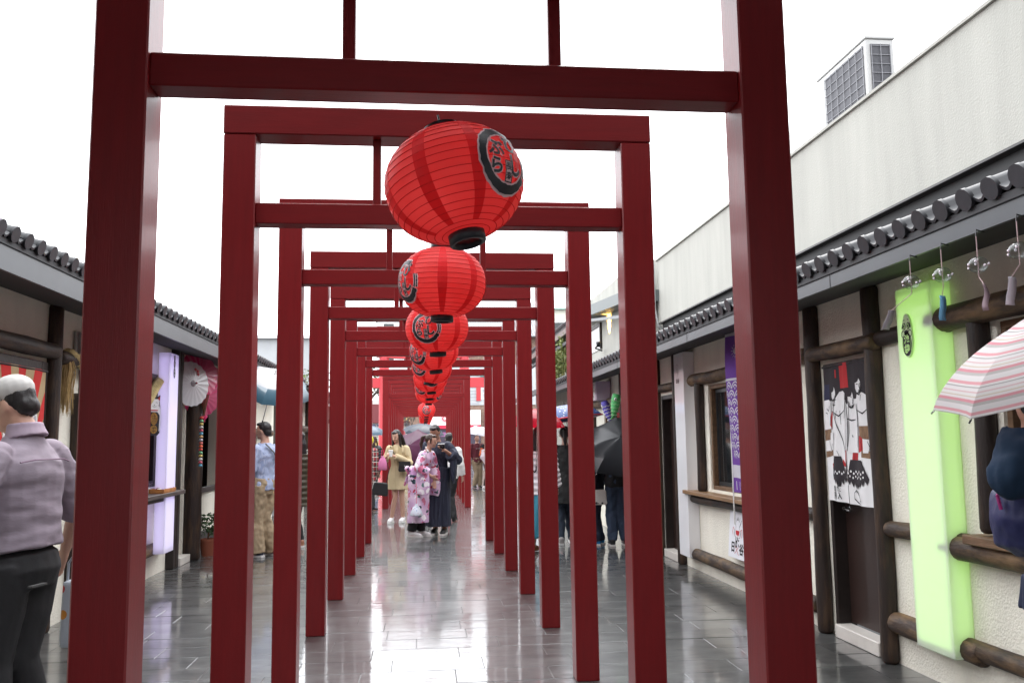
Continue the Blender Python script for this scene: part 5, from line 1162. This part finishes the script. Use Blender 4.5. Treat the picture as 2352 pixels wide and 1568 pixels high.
def shoes(B, m, sole=None, big=1):
    for f_, an in zip(B.f, B.ank):
        mb = MB(); x, y_ = f_[0], f_[1]
        mb.tube([(x, y_+.09, .045), (x, y_+.04, .055), (x, y_-.05, .052), (x, y_-.13, .040), (x, y_-.17, .032)], [(.034, .04), (.042, .05), (.046, .042), (.044, .032), (.028, .02)], 12, side=(1, 0, 0)); mb.ball((x, y_+.05, .085), (.045, .05, .04))
        sh_ = bake(B.sc(mb), 'shoe', m, B.ob, .010, 2)
        if sole:
            mb = MB().prism([(x-.036, y_+.105), (x+.036, y_+.105), (x+.046, y_), (x+.05, y_-.1), (x+.03, y_-.185), (x-.03, y_-.185), (x-.05, y_-.1), (x-.046, y_)], .002, .028, 'z'); B.sc(mb).build('sole', sole, sh_)
def strap(B, pts, w, m, name='strap', parent=None):
    mb = MB().tube([B.S @ Vector(p) for p in pts], [(w*B.s, .004)]*len(pts), 6); return mb.build(name, m, parent or B.ob)
def umbrella(loc, axis, rad, depth, m, label, n=8, phase=0, group=None, rim=None, shaft=.8):
    t = thing('umbrella', label, 'umbrella', loc, 0, group); q = Vector(axis).normalized().to_track_quat('Z', 'Y'); t.rotation_mode = 'QUATERNION'; t.rotation_quaternion = q
    bm = bmesh.new(); uv = bm.loops.layers.uv.new('UVMap'); K = 10; J = 4; rows = []
    for k in range(K+1):
        s_ = .03+.97*k/K; row = []
        for i in range(n*J):
            fr_ = (i % J)/J; a = 2*math.pi*(i//J+fr_)/n+R(phase); a0 = 2*math.pi*(i//J)/n+R(phase); a1 = a0+2*math.pi/n
            p = Vector((math.cos(a0), math.sin(a0), 0)).lerp(Vector((math.cos(a1), math.sin(a1), 0)), fr_); bow = 4*fr_*(1-fr_)
            rr = rad*math.sin(s_*1.15)/math.sin(1.15)*(1-.05*bow*s_**3); row.append((bm.verts.new((p.x*rr, p.y*rr, -depth*(1-math.cos(s_*1.15))/(1-math.cos(1.15))-.012*bow*s_)), s_))
        rows.append(row)
    N = n*J
    for A, Bq in zip(rows, rows[1:]):
        for i in range(N):
            qd = (A[i], A[(i+1) % N], Bq[(i+1) % N], Bq[i]); f_ = bm.faces.new([v[0] for v in qd])
            for lp, v in zip(f_.loops, qd): lp[uv].uv = (0, v[1])
    bm.faces.new([v[0] for v in rows[0]])
    me = bpy.data.meshes.new('canopy'); bm.to_mesh(me); bm.free(); place(me, 'canopy', m, t, smooth=True, angle=25)
    rb = MB()
    for i in range(n):
        a = 2*math.pi*i/n+R(phase); pts = []
        for k in range(K+1): s_ = k/K; rr = rad*math.sin(s_*1.15)/math.sin(1.15)*1.0; pts.append((rr*math.cos(a), rr*math.sin(a), -depth*(1-math.cos(s_*1.15))/(1-math.cos(1.15))-.008))
        rb.tube(pts, .0022, 4, caps=False); rb.tube([(rad*1.0*math.cos(a), rad*math.sin(a), -depth-.004), (rad*1.02*math.cos(a), rad*1.02*math.sin(a), -depth-.012)], .0035, 5)
    rb.build('ribs', M_STEEL, t); MB().tube([(0, 0, .0), (0, 0, -shaft)], .006, 8).build('shaft', M_STEEL, t); MB().lathe([(.007, -.01), (.006, .05), (.004, .055)], 8).build('ferrule', M_BLACK, t)
    MB().tube([(0, 0, -shaft), (0, 0, -shaft-.06), (.02, 0, -shaft-.085), (.045, 0, -shaft-.07)], .011, 8).build('handle', M_BLACK, t, smooth=True)
    if rim:
        rm = MB(); ring = [(rad*1.003*math.cos(2*math.pi*i/n+R(phase)), rad*1.003*math.sin(2*math.pi*i/n+R(phase)), -depth-.002) for i in range(n+1)]; rm.tube(ring, (.003, .028), 6, side=(0, 0, 1)) if False else rm.tube(ring, .012, 6); rm.build('rim_band', rim, t)
    return t
def bag(loc, size, m, label, rz=0, flap=None, strap_pts=None, cat='bag', name='handbag', group=None):
    t = thing(name, label, cat, loc, R(rz), group); a, b, c = size
    bake(MB().prism([(-a*.9, 0), (a*.9, 0), (a, .03), (a*.80, c), (-a*.80, c), (-a, .03)], -b, b, 'y'), 'bag_body', m, t, .014, 7)
    if flap: MB().prism([(-a*.84, c*.5), (a*.84, c*.5), (a*.84, c*1.02), (-a*.84, c*1.02)], -b-.012, -b-.002, 'y').build('flap', flap, t); MB().ball((0, -b-.016, c*.55), .012, seg=8, rings=6).build('clasp', M_STEEL, t)
    if strap_pts: MB().tube([Vector(p)-Vector(loc) if rz == 0 else Vector(p) for p in strap_pts], (.010, .003) if False else .007, 6).build('strap', m, t)
    return t
M_SOLE = mat('white_sole', (.7, .69, .67), .6); M_BLKSHOE = mat('black_shoe', (.015, .015, .017), .4); M_WSHOE = mat('white_shoe', (.68, .66, .66), .5); M_LEATH = mat('black_leather', (.018, .018, .019), .4, bump=.2, bs=90)

# man in the lilac shirt, close at the left
M_LILAC = cloth('lilac_cotton', (.262, .218, .262), bump=.5, bs=10, rough=.75, stretch=(.8, .8, 2.2)); M_CHARC = cloth('charcoal_cloth', (.014, .014, .016), rough=.7)
b = person('man in lilac shirt, black trousers and pale cap seen from behind at the left edge', (-2.07, 4.60, 0), -103, 1.90, lean=2, head=(22, 4, 0), L=((.36, -.02, 1.17), (.18, -.24, 1.06)), RR=((-.33, .06, 1.14), (-.35, -.02, .93)), feet=((.13, 0), (-.13, .04)), wide=1.12, hair='cap', belly=.6, vox=.010, face=True)
sh_ = top(b, M_LILAC, 'shirt', .030, .972, 1.28, 0, 1.49, .012, fold=(.012, 5, 11, 4), vox=.009)
mb = MB().tube([b.T((0, .020, 1.475)), b.T((0, .012, 1.515)), b.T((0, .010, 1.545))], [(.098, .092), (.082, .080), (.076, .074)], 20, side=(1, 0, 0)); bake(b.sc(mb), 'collar', mat('lilac_collar', (.32, .25, .31), .75), sh_, .008, 1)
mb = MB().tube([b.T((-.17, .115, 1.365)), b.T((-.1, .137, 1.375)), b.T((.1, .137, 1.375)), b.T((.17, .115, 1.365))], .0035, 6); b.sc(mb).build('yoke_seam', mat('lilac_seam', (.23, .15, .21), .8), sh_)
trousers(b, M_CHARC, .016, .03, fold=(.006, 9, 5, 2)); shoes(b, M_BLKSHOE, M_BLKSHOE)
mb = MB().tube([b.T((.224*math.cos(a), -.030+.194*math.sin(a), 1.0)) for a in [2*math.pi*i/20 for i in range(21)]], (.012), 6); mb.bm.free()
mb = MB().box(.05, .15, .150, .172, .83, .838, None); b.sc(mb).build('pocket_edge', mat('pocket_grey', (.06, .06, .06), .6), b.ob)
mb = MB(); HRc = b.HM.to_3x3().to_4x4(); mb.ball(b.HM @ Vector((0, .005, 1.705)), (.090, .104, .078), HRc); mb.tube([b.HM @ Vector((0, -.08, 1.705)), b.HM @ Vector((0, -.15, 1.69)), b.HM @ Vector((0, -.19, 1.675))], [(.078, .010), (.07, .008), (.045, .006)], 14, side=HRc @ Vector((1, 0, 0)))
bake(b.sc(mb), 'cap', cloth('pale_cap', (.52, .51, .49), bump=.15), b.ob, .008, 2)
bd_ = bag((-1.93, 4.92, .52), (.055, .05, .34), pattern('dot_print', 'dots', (.42, .46, .52), (.50, .03, .03), (.55, .22, .03), 9), 'pale bag with big red and orange dots hanging beside the man in black trousers', name='dotted_bag', strap_pts=[(-1.965, 4.92, .85), (-1.955, 4.90, .95), (-1.93, 4.88, .985), (-1.905, 4.90, .95), (-1.895, 4.92, .85)])

# person in navy hoodie with rucksack, right edge, under a striped umbrella
M_HOOD = cloth('navy_fleece', (.010, .030, .065), bump=.2, bs=30, rough=.9)
b = person('person in navy hoodie lifting a hand, rucksack worn in front, at the right edge', (2.375, 3.16, 0), -98, 1.74, head=(10, 0, 0), L=((.19, -.30, 1.42), (.12, -.20, 1.58)), RR=((-.24, .12, 1.12), (-.15, .16, 1.2)), fem=True, hair='long', vox=.0105)
top(b, M_HOOD, 'hoodie', .040, .98, 1.88, .05, 1.49, .014, fold=(.022, 10, 7, 2)); skirt(b, cloth('navy_skirt', (.008, .014, .045), bump=.2), 1.02, .88, (.20, .17), (.22, .19)); trousers(b, M_CHARC, .01); shoes(b, M_BLKSHOE, M_SOLE)
M_RUCK = cloth('indigo_nylon', (.018, .022, .085), rough=.5); M_MAG = cloth('magenta_webbing', (.28, .015, .13), rough=.7)
rk = thing('rucksack', 'indigo rucksack with magenta straps worn on the front of the hoodie person', 'rucksack', (2.385, 3.16, 0), R(-98))
mb = MB(); mb.tube([(.04, -.19, 1.36), (.04, -.215, 1.32), (.04, -.225, 1.24), (.04, -.215, 1.16), (.04, -.19, 1.12)], [(.09, .05), (.12, .085), (.13, .095), (.125, .085), (.09, .05)], 18, side=(1, 0, 0)); bake(mb, 'pack', M_RUCK, rk, .011, 2, (.01, 14, 10, 1))
for sx in (-.12, .12): MB().tube([(sx, -.20, 1.32), (sx*1.1, -.17, 1.38), (sx*1.15, -.1, 1.43)], [(.026, .006)]*3, 6, side=(1, 0, 0)).build('shoulder_strap', M_MAG, rk)
MB().tube([(.155, -.22, 1.34), (.178, -.24, 1.24), (.165, -.20, 1.13)], [(.012, .004)]*3, 6).tube([(.08, -.30, 1.35), (.10, -.325, 1.33), (.11, -.32, 1.28)], .007, 6).build('piping', M_MAG, rk); MB().tube([(.235, .02, 1.30), (.245, -.06, 1.16), (.225, -.12, 1.02)], [(.006, .022)]*3, 6, side=(1, 0, 0)).build('side_strap', M_MAG, rk)
M_STRIPE = thin('striped_umbrella_cloth', (.8, .75, .75), .45, bands=(4.3, [(0, (.72, .70, .70)), (.10, (.72, .38, .41)), (.20, (.75, .72, .72)), (.27, (.42, .40, .40)), (.31, (.74, .71, .71)), (.43, (.68, .46, .48)), (.47, (.74, .71, .70)), (.58, (.62, .52, .40)), (.61, (.74, .70, .70)), (.70, (.68, .32, .36)), (.80, (.52, .50, .49)), (.90, (.74, .71, .71))]))
umbrella((2.30, 3.0, 2.045), (-.40, .02, .91), .585, .215, M_STRIPE, 'pink and white striped umbrella entering at the right edge', phase=188)

# woman in the camel coat
M_CAMEL = cloth('camel_wool', (.50, .40, .245), bump=.12)
G17 = 0
b = person('young woman in camel coat with long black hair looking down at a paper cup', (-.58, 17.4, 0), -12, 1.80, fem=True, head=(22, -22, 0), L=((.25, -.06, 1.12), (-.02, -.26, 1.26)), RR=((-.27, .02, 1.14), (-.17, -.22, 1.24)), feet=((.085, .02), (-.115, -.06)), hair='long', vox=.0095)
ct = top(b, M_CAMEL, 'coat', .022, .62, 1.92, .12, 1.47, .010, fold=(.012, 9, 5, 3)); shoes(b, M_WSHOE, M_SOLE)
for sx in (-1, 1): B_ = MB().prism([(sx*.02, 1.12), (sx*.10, 1.28), (sx*.12, 1.40), (sx*.05, 1.45), (sx*.03, 1.36)], -.155, -.143, 'y'); b.sc(B_).build('lapel', mat('camel_dark', (.42, .33, .19), .85), ct)
B_ = MB().tube([(0, -.20, 1.10), (.005, -.21, .9), (.01, -.215, .64)], (.004), 6); b.sc(B_).build('front_edge', MATS['camel_dark'], ct)
strap(b, [(-.12, -.13, 1.44), (0, -.19, 1.25), (.13, -.21, 1.04)], .007, M_LEATH)
bag((-.44, 17.18, .99), (.13, .05, .19), M_LEATH, 'black cross body bag at the hip of the camel coat woman', flap=M_LEATH, name='shoulder_bag')
bag((-.93, 17.05, .55), (.165, .06, .25), M_LEATH, 'black handbag hanging low from the arm of the camel coat woman', rz=8, name='handbag', flap=None).rotation_euler = (0, R(8), R(8))
MB().tube([(-1.02, 17.05, .80), (-.96, 17.08, 1.05), (-.86, 17.10, 1.18), (-.80, 17.1, 1.05), (-.83, 17.05, .80)], .009, 6).build('bag_handles', M_LEATH, bpy.data.objects['handbag']).matrix_parent_inverse = bpy.data.objects['handbag'].matrix_world.inverted() if False else Matrix.Translation((.93, -17.05, -.55))
pk = thing('drawstring_pouch', 'pink see-through drawstring pouch with orange sweets beside the handbag', 'pouch', (-.86, 16.98, 1.03))
MB().lathe([(.075, 0), (.085, .03), (.08, .14), (.05, .22), (.02, .25), (.03, .27)], 14).build('pouch_bag', thin('pink_organza', (.70, .30, .50), .5), pk, smooth=True); MB().ball((0, 0, .05), (.068, .06, .045), seg=12, rings=8).build('sweets', mat('orange_sweets', (.75, .22, .12), .5), pk, smooth=True); MB().tube([(-.03, 0, .25), (-.02, .02, .38), (.02, .02, .38), (.03, 0, .25)], .004, 5).build('cord', MATS['pink_oilpaper'], pk)
cu_ = thing('paper_cup', 'white paper cup held by the camel coat woman', 'cup', (-.71, 17.10, 1.28)); MB().lathe([(.030, 0), (.042, .11)], 16).build('cup', M_WHITE, cu_, smooth=True, angle=40); MB().lathe([(.045, .111), (.045, .122), (.038, .128)], 16).build('lid', M_SOLE, cu_)

# woman in the lilac kimono
M_KIM = pattern('kimono_satin', 'floral', (.62, .40, .62), (.78, .60, .76), (.60, .16, .28), 5, .38)
b = person('woman in lilac flowered kimono and ponytail leaning towards the camera of the man', (-.17, 14.72, 0), 62, 1.72, lean=22, fem=True, head=(-2, 6, 0), L=((.26, -.16, 1.16), (.20, -.20, .92)), RR=((-.24, -.14, 1.16), (-.12, -.30, 1.02)), feet=((.09, -.02), (-.07, .07)), hair='pony', hairm=M_HAIRB, vox=.0095)
top(b, M_KIM, 'kimono', .026, .88, 1.72, 0, 1.47, .03, fold=(.010, 12, 8, 3)); ks = skirt(b, M_KIM, 1.04, .24, (.190, .165), (.205, .19), 'kimono_skirt', (.016, 9, 1.5, 6))
for sx, (E_, Hd) in ((1, b.L), (-1, b.RR)):
    mb = MB(); mid = E_.lerp(Hd, .35); mb.tube([mid+Vector((0, 0, .02)), mid+Vector((0, .0, -.12)), mid+Vector((0, .015, -.30)), mid+Vector((0, .03, -.40))], [(.05, .11), (.035, .13), (.025, .14), (.012, .13)], 14, side=(1, 0, 0)); bake(b.sc(mb), 'sleeve', M_KIM, b.ob, .010, 2, (.012, 12, 4, 2))
ob_ = MB().tube([b.T((0, 0, .98)), b.T((0, 0, 1.05)), b.T((0, 0, 1.14))], [(.168, .142), (.166, .14), (.168, .142)], 24, side=(1, 0, 0)); bake(b.sc(ob_), 'obi', cloth('obi_lilac', (.52, .28, .50), rough=.5), b.ob, .010, 1)
kn = MB().ball(b.T((0, .19, 1.08)), (.035, .03, .035)); kn.ball(b.T((.09, .20, 1.09)), (.085, .03, .055)); kn.ball(b.T((-.09, .20, 1.09)), (.085, .03, .055)); kn.tube([b.T((.03, .19, 1.07)), b.T((.05, .23, .88))], [(.04, .012), (.05, .01)], 8); kn.tube([b.T((-.03, .19, 1.07)), b.T((-.06, .23, .85))], [(.04, .012), (.05, .01)], 8); bake(b.sc(kn), 'obi_bow', pattern('bow_satin', 'floral', (.66, .42, .64), (.85, .70, .82), (.62, .22, .34), 5, .4), b.ob, .009, 1)
mb = MB().tube([b.T((.012, -.07, 1.42)), b.T((.06, -.02, 1.475)), b.T((0, .07, 1.51)), b.T((-.06, -.02, 1.475)), b.T((-.012, -.07, 1.42))], (.018), 8); bake(b.sc(mb), 'collar', M_WSHOE, b.ob, .009, 1)
trousers(b, M_CHARC, .03, .10, 'trousers'); shoes(b, M_WSHOE, M_SOLE)
pu = thing('cloth_pouch', 'small blue and white cloth pouch hanging low in front of the kimono', 'pouch', (-.20, 14.42, .37)); MB().lathe([(.10, 0), (.105, .02), (.06, .13), (.02, .17), (.025, .19)], 12).build('pouch_bag', pattern('pouch_print', 'dots', (.62, .66, .74), (.12, .2, .45), (.5, .2, .3), 28), pu, smooth=True); MB().tube([(0, 0, .17), (0, .01, .52)], .004, 5).build('cord', MATS['pink_oilpaper'], pu)

# man in the navy yukata holding a camera
M_YUK = mat('navy_yukata', (.014, .018, .036), .75, bump=.2, bs=20, col2=(.040, .046, .075), thr=(.5, .56), vs=9, stretch=(9, 9, .15))
b = person('tanned man in navy striped robe bowing his head over a small camera', (.16, 15.05, 0), -14, 1.86, lean=5, head=(30, -14, 0), skin=M_SKIND, L=((.31, -.02, 1.18), (.17, -.24, 1.33)), RR=((-.27, .0, 1.13), (-.21, -.22, 1.02)), feet=((.11, -.05), (-.06, .03)), vox=.0095)
top(b, M_YUK, 'robe', .030, .90, 1.6, 0, 1.47, .035, fold=(.014, 11, 7, 8)); skirt(b, M_YUK, 1.06, .13, (.205, .175), (.222, .20), 'robe_skirt', (.018, 9, 1.2, 2))
for (E_, Hd), l in ((b.L, .42), (b.RR, .30)):
    mb = MB(); mid = E_.lerp(Hd, .25); mb.tube([mid+Vector((0, 0, .03)), mid+Vector((0, .01, -.12)), mid+Vector((-.0, .02, -l*.7)), mid+Vector((0, .03, -l))], [(.07, .10), (.06, .12), (.05, .125), (.02, .11)], 14, side=(1, 0, 0)); bake(b.sc(mb), 'sleeve', M_YUK, b.ob, .010, 2, (.014, 10, 4, 2))
mb = MB().tube([b.T((0, 0, .97)), b.T((0, 0, 1.05))], [(.185, .158), (.183, .156)], 24, side=(1, 0, 0)); bake(b.sc(mb), 'sash', mat('sash_black', (.01, .01, .014), .6), b.ob, .010, 1)
shoes(b, M_BLKSHOE, M_SOLE)
cm_ = thing('small_camera', 'small black camera with silver top held up by the man in navy robe', 'camera', (.215, 14.70, 1.44), R(-10)); MB().box(-.06, .06, -.02, .02, 0, .07, bev=.006).build('camera_body', M_BLACK, cm_); MB().box(-.06, .06, -.018, .018, .071, .085, bev=.004).build('top_plate', M_STEEL, cm_); MB().lathe([(.026, 0), (.024, .03)], 16, Matrix.Translation((0, -.02, .033)) @ rotm(90, 0, 0)).build('lens', M_BLACK, cm_)

# passers-by
b = person('person in white jacket half hidden behind the man in navy robe', (.42, 17.3, 0), 165, 1.72, L=((.30, -.0, 1.22), (.22, -.2, 1.15)), vox=.012); top(b, cloth('white_jacket', (.70, .68, .66)), 'jacket', .04, .85, 1.9); trousers(b, M_CHARC, .02); shoes(b, M_BLKSHOE)
M_STRS = pattern('blue_stripe_shirt', 'stripe', (.30, .36, .54), (.42, .47, .62), None, 95)
b = person('man in blue striped shirt and khaki trousers with a black sling strap, seen from behind', (-2.33, 12.72, 0), -118, 1.86, head=(6, 8, 0), L=((.25, -.02, 1.14), (.17, -.24, 1.12)), wide=1.08, vox=.010, feet=((.12, .0), (-.11, .05)))
top(b, M_STRS, 'shirt', .026, .86, 1.35, .05, 1.48, .012, fold=(.012, 12, 8, 6)); trousers(b, cloth('khaki_cotton', (.36, .27, .17)), .030, .05, fold=(.018, 12, 8, 3)); shoes(b, mat('navy_shoe', (.015, .022, .05), .5), M_SOLE); strap(b, [(.11, .10, 1.47), (.02, .165, 1.36), (-.12, .16, 1.2)], .018, M_LEATH)
b = person('dark haired man in black facing left beyond the striped shirt man', (-2.62, 13.15, 0), -100, 1.80, head=(10, 0, 0), skin=M_SKIND, vox=.012); top(b, cloth('black_jacket', (.015, .014, .016)), 'jacket', .03, .82, 1.9); trousers(b, M_CHARC, .02); shoes(b, M_BLKSHOE)
b = person('shopper in dark navy top and white trousers inside the left shop', (-2.92, 13.45, 0), -75, 1.70, head=(15, 0, 0), vox=.012); top(b, cloth('ink_blue_top', (.012, .016, .03)), 'top', .03, .80, 1.9); trousers(b, cloth('white_trousers', (.62, .58, .60)), .02); shoes(b, M_BLKSHOE, M_SOLE)
b = person('person in olive quilted coat between the third and fourth left pillars', (-1.98, 13.6, 0), -150, 1.74, fem=True, hair='long', vox=.012, feet=((.08, .1), (-.08, -.08))); top(b, cloth('olive_quilt', (.060, .050, .030), rough=.45, bump=.1), 'quilted_coat', .035, .62, 1.95, .08, puff=.022, fold=None); trousers(b, M_CHARC, .01); shoes(b, mat('tan_shoe', (.35, .16, .1), .5), M_SOLE)
b = person('person in long red plaid coat and yellow hood beside the eighth left pillar', (-1.31, 20.4, 0), 140, 1.70, fem=True, hair='none', vox=.013); top(b, pattern('red_plaid', 'plaid', (.26, .03, .035), (.05, .018, .022), (.55, .50, .44), 9), 'plaid_coat', .04, .58, 1.95, .12); trousers(b, M_CHARC, .03); shoes(b, M_BLKSHOE)
mb = MB().ball(b.HM @ Vector((0, .015, 1.66)), (.10, .115, .125)); bake(b.sc(mb), 'hood', mat('lemon_fleece', (.72, .68, .04), .8), b.ob, .012, 1)
b = person('long haired woman in black puffer jacket and jeans by the far left gap', (-1.52, 26.0, 0), 155, 1.74, fem=True, hair='long', hairm=M_HAIRB, vox=.013); top(b, cloth('black_puffer', (.016, .016, .019), rough=.4), 'puffer', .04, .84, 1.95, puff=.02, fold=None); trousers(b, cloth('blue_denim', (.08, .13, .24)), .012); shoes(b, M_WSHOE)
b = person('woman in white padded jacket and long teal skirt between right pillars', (1.55, 12.35, 0), 150, 1.74, fem=True, hair='long', vox=.0115); top(b, cloth('white_padding', (.66, .61, .64), rough=.5, bump=.1), 'padded_jacket', .045, .80, 1.95, .05, puff=.024, fold=None); skirt(b, cloth('teal_cloth', (.035, .20, .28)), 1.0, .22, (.18, .15), (.27, .25), fold=(.035, 14, 1.2, 1)); shoes(b, mat('orange_sandal', (.5, .2, .08), .5))
b = person('person in long black coat and bun with grey sneakers between right pillars', (2.07, 13.25, 0), 172, 1.76, fem=True, hair='pony', vox=.0115, feet=((.08, .12), (-.08, -.10))); top(b, cloth('black_coat', (.017, .018, .018)), 'coat', .05, .60, 1.95, .16); trousers(b, cloth('dark_denim', (.025, .035, .055)), .01); shoes(b, mat('grey_sneaker', (.34, .32, .31), .6), M_SOLE)
b = person('man in dark blue jeans mostly covered by a black umbrella at right', (2.78, 12.85, 0), 178, 1.78, L=((.27, .02, 1.18), (.2, -.2, 1.2)), vox=.0115, feet=((.10, .02), (-.10, .0))); top(b, cloth('black_top', (.012, .012, .014)), 'jacket', .035, .84, 1.95); trousers(b, cloth('indigo_denim', (.030, .048, .085)), .022, .08, fold=(.016, 14, 9, 4)); shoes(b, M_BLKSHOE, M_SOLE)
b = person('smaller person in navy clothes and bright blue shoes beside the jeans man', (2.50, 13.05, 0), -120, 1.52, vox=.0115); top(b, cloth('navy_top', (.014, .017, .032)), 'jacket', .035, .72, 1.9); trousers(b, cloth('navy_cotton', (.016, .022, .045)), .025); shoes(b, mat('blue_shoe', (.02, .22, .5), .5), M_SOLE)
bag((2.52, 12.86, .60), (.10, .06, .22), pattern('bag_print', 'dots', (.6, .58, .55), (.05, .05, .06), (.5, .05, .06), 14), 'small white printed bag hanging between the navy person and the jeans man', name='printed_bag')
b = person('person in maroon lettered shirt and khaki trousers seen through the right gap', (1.72, 29.4, 0), 15, 1.76, vox=.013); top(b, cloth('maroon_cotton', (.10, .015, .025)), 'shirt', .03, .84, 1.5); trousers(b, cloth('khaki_drill', (.30, .23, .15)), .025); shoes(b, M_BLKSHOE)
strap(b, [(-.08, -.135, 1.30), (0, -.15, 1.30), (.08, -.135, 1.30)], .012, M_WSHOE, 'chest_print')
b = person('long haired woman in orange and black holding a bag through the right gap', (2.06, 28.9, 0), -20, 1.74, fem=True, hair='long', hairm=M_HAIRB, head=(8, -15, 0), L=((.24, -.05, 1.13), (.05, -.25, 1.2)), RR=((-.24, -.05, 1.13), (-.02, -.25, 1.16)), vox=.013, feet=((.09, .05), (-.12, -.06))); top(b, cloth('coral_knit', (.62, .13, .05)), 'sweater', .025, .9, 1.9); top(b, cloth('black_vest', (.015, .015, .017)), 'vest', .03, .72, .3); trousers(b, M_CHARC, .006); shoes(b, M_WSHOE, M_SOLE)
b = person('person under the grey umbrella far down the tunnel', (.02, 21.6, 0), 170, 1.70, fem=True, hair='long', vox=.014); top(b, cloth('slate_coat', (.05, .05, .07)), 'coat', .04, .7, 1.9); trousers(b, M_CHARC, .01); shoes(b, M_BLKSHOE)
b = person('person under the plum umbrella far down the tunnel', (-.30, 20.3, 0), 20, 1.66, fem=True, hair='short', vox=.014); top(b, cloth('brown_coat', (.08, .05, .04)), 'coat', .04, .7, 1.9); trousers(b, M_CHARC, .01); shoes(b, M_BLKSHOE)
U = lambda n_, c, tr_=.35: thin(n_, c, tr_, .45, .08)
umbrella((-.05, 21.5, 1.98), (.1, -.25, 1), .52, .20, U('slate_umbrella_cloth', (.10, .12, .15)), 'slate grey umbrella behind the ponytail of the kimono woman', phase=10)
umbrella((-.40, 20.1, 1.48), (-.45, -.75, .45), .52, .18, U('plum_umbrella_cloth', (.075, .024, .05), .05), 'plum umbrella tipped towards us between camel coat and kimono')
umbrella((1.90, 29.0, 2.02), (.15, -.1, 1), .62, .24, U('white_umbrella_cloth', (.80, .80, .84), .5), 'white umbrella over the two people in the right gap', phase=12)
umbrella((2.22, 28.6, 1.12), (.3, -.8, .5), .42, .20, U('blush_umbrella_cloth', (.72, .62, .66), .4), 'half open pale pink umbrella held low in the right gap')
umbrella((2.76, 12.42, 1.60), (-.20, -.70, .68), .62, .22, U('black_umbrella_cloth', (.020, .021, .024), .1), 'black umbrella tipped towards us hiding the jeans man', phase=10)
umbrella((2.08, 13.3, 2.09), (-.12, .05, 1), .56, .22, pattern('star_umbrella', 'dots', (.035, .07, .20), (.65, .66, .7), None, 22, .5), 'navy umbrella with white dots and red rim over the black coat', rim=mat('red_rim', (.5, .02, .04), .5), phase=8)
umbrella((1.52, 12.2, 2.0), (.05, .05, 1), .40, .24, U('red_umbrella_cloth', (.50, .01, .03), .5), 'red umbrella over the white padded jacket', phase=5)
umbrella((2.42, 15.6, 2.12), (.2, 0, 1), .5, .16, U('ink_umbrella_cloth', (.02, .03, .05), .2), 'dark navy umbrella with pale ribs past the lavender box', phase=20)
umbrella((-2.30, 13.3, 2.60), (.28, -.42, .86), .64, .24, thin('tarp_umbrella', (.1, .2, .27), .25, .4, .2, bands=(1, [(0, (.25, .24, .25)), (.55, (.05, .115, .16))])), 'big blue grey umbrella above the striped shirt man', rim=None, phase=12)
umbrella((-1.55, 24.5, 2.02), (.1, -.1, 1), .5, .2, U('steel_umbrella_cloth', (.12, .18, .24), .3), 'steel blue umbrella over the black puffer woman')
# ---- carp windsocks by the second right shop
def carp(loc, d, L, c1, c2, label):
    t = thing('carp_windsock', label, 'windsock', loc); q = Vector(d).normalized().to_track_quat('Z', 'Y'); t.rotation_mode = 'QUATERNION'; t.rotation_quaternion = q
    MB().lathe([(.055, 0), (.068, .05), (.066, L*.45), (.045, L*.75), (.024, L*.9)], 16).build('carp_body', c1, t, smooth=True); MB().prism([(-.02, L*.88), (.02, L*.88), (.075, L*1.08), (0, L*1.0), (-.075, L*1.08)], -.006, .006).build('tail', c1, t)
    for sx in (-1, 1):
        e = MB().ball((sx*.055, -.035, .07), (.02, .018, .024), seg=10, rings=8).build('eye', M_WHITE, t, smooth=True); MB().ball((sx*.066, -.045, .07), (.009, .009, .011), seg=8, rings=6).build('pupil', M_INK, e)
    sc_ = MB()
    for j in range(5):
        z = L*.25+.055*j; rr = .071-.007*j
        sc_.tube([(rr*math.cos(a), rr*math.sin(a), z+.012*abs(math.sin(a*4))) for a in [2*math.pi*i/32 for i in range(33)]], .006, 5)
    sc_.build('scale_bands', c2, t); return t
carp((2.84, 13.0, 2.24), (-.12, .15, -1), .36, mat('carp_green', (.10, .50, .16), .6), mat('carp_green_pale', (.30, .62, .30), .6), 'green carp windsock hanging from the log above the black umbrella')
carp((2.90, 14.2, 2.18), (.25, -.25, -1), .36, mat('carp_violet', (.13, .10, .50), .6), M_WHITE, 'violet carp windsock with white bands beside the green one')
rd = thing('red_notice', 'small red notice on the wall behind the violet carp windsock', 'notice', (3.165, 14.1, 1.78)); MB().box(-.012, .0, -.09, .09, 0, .30).build('card', mat('notice_red', (.62, .04, .03), .6), rd)
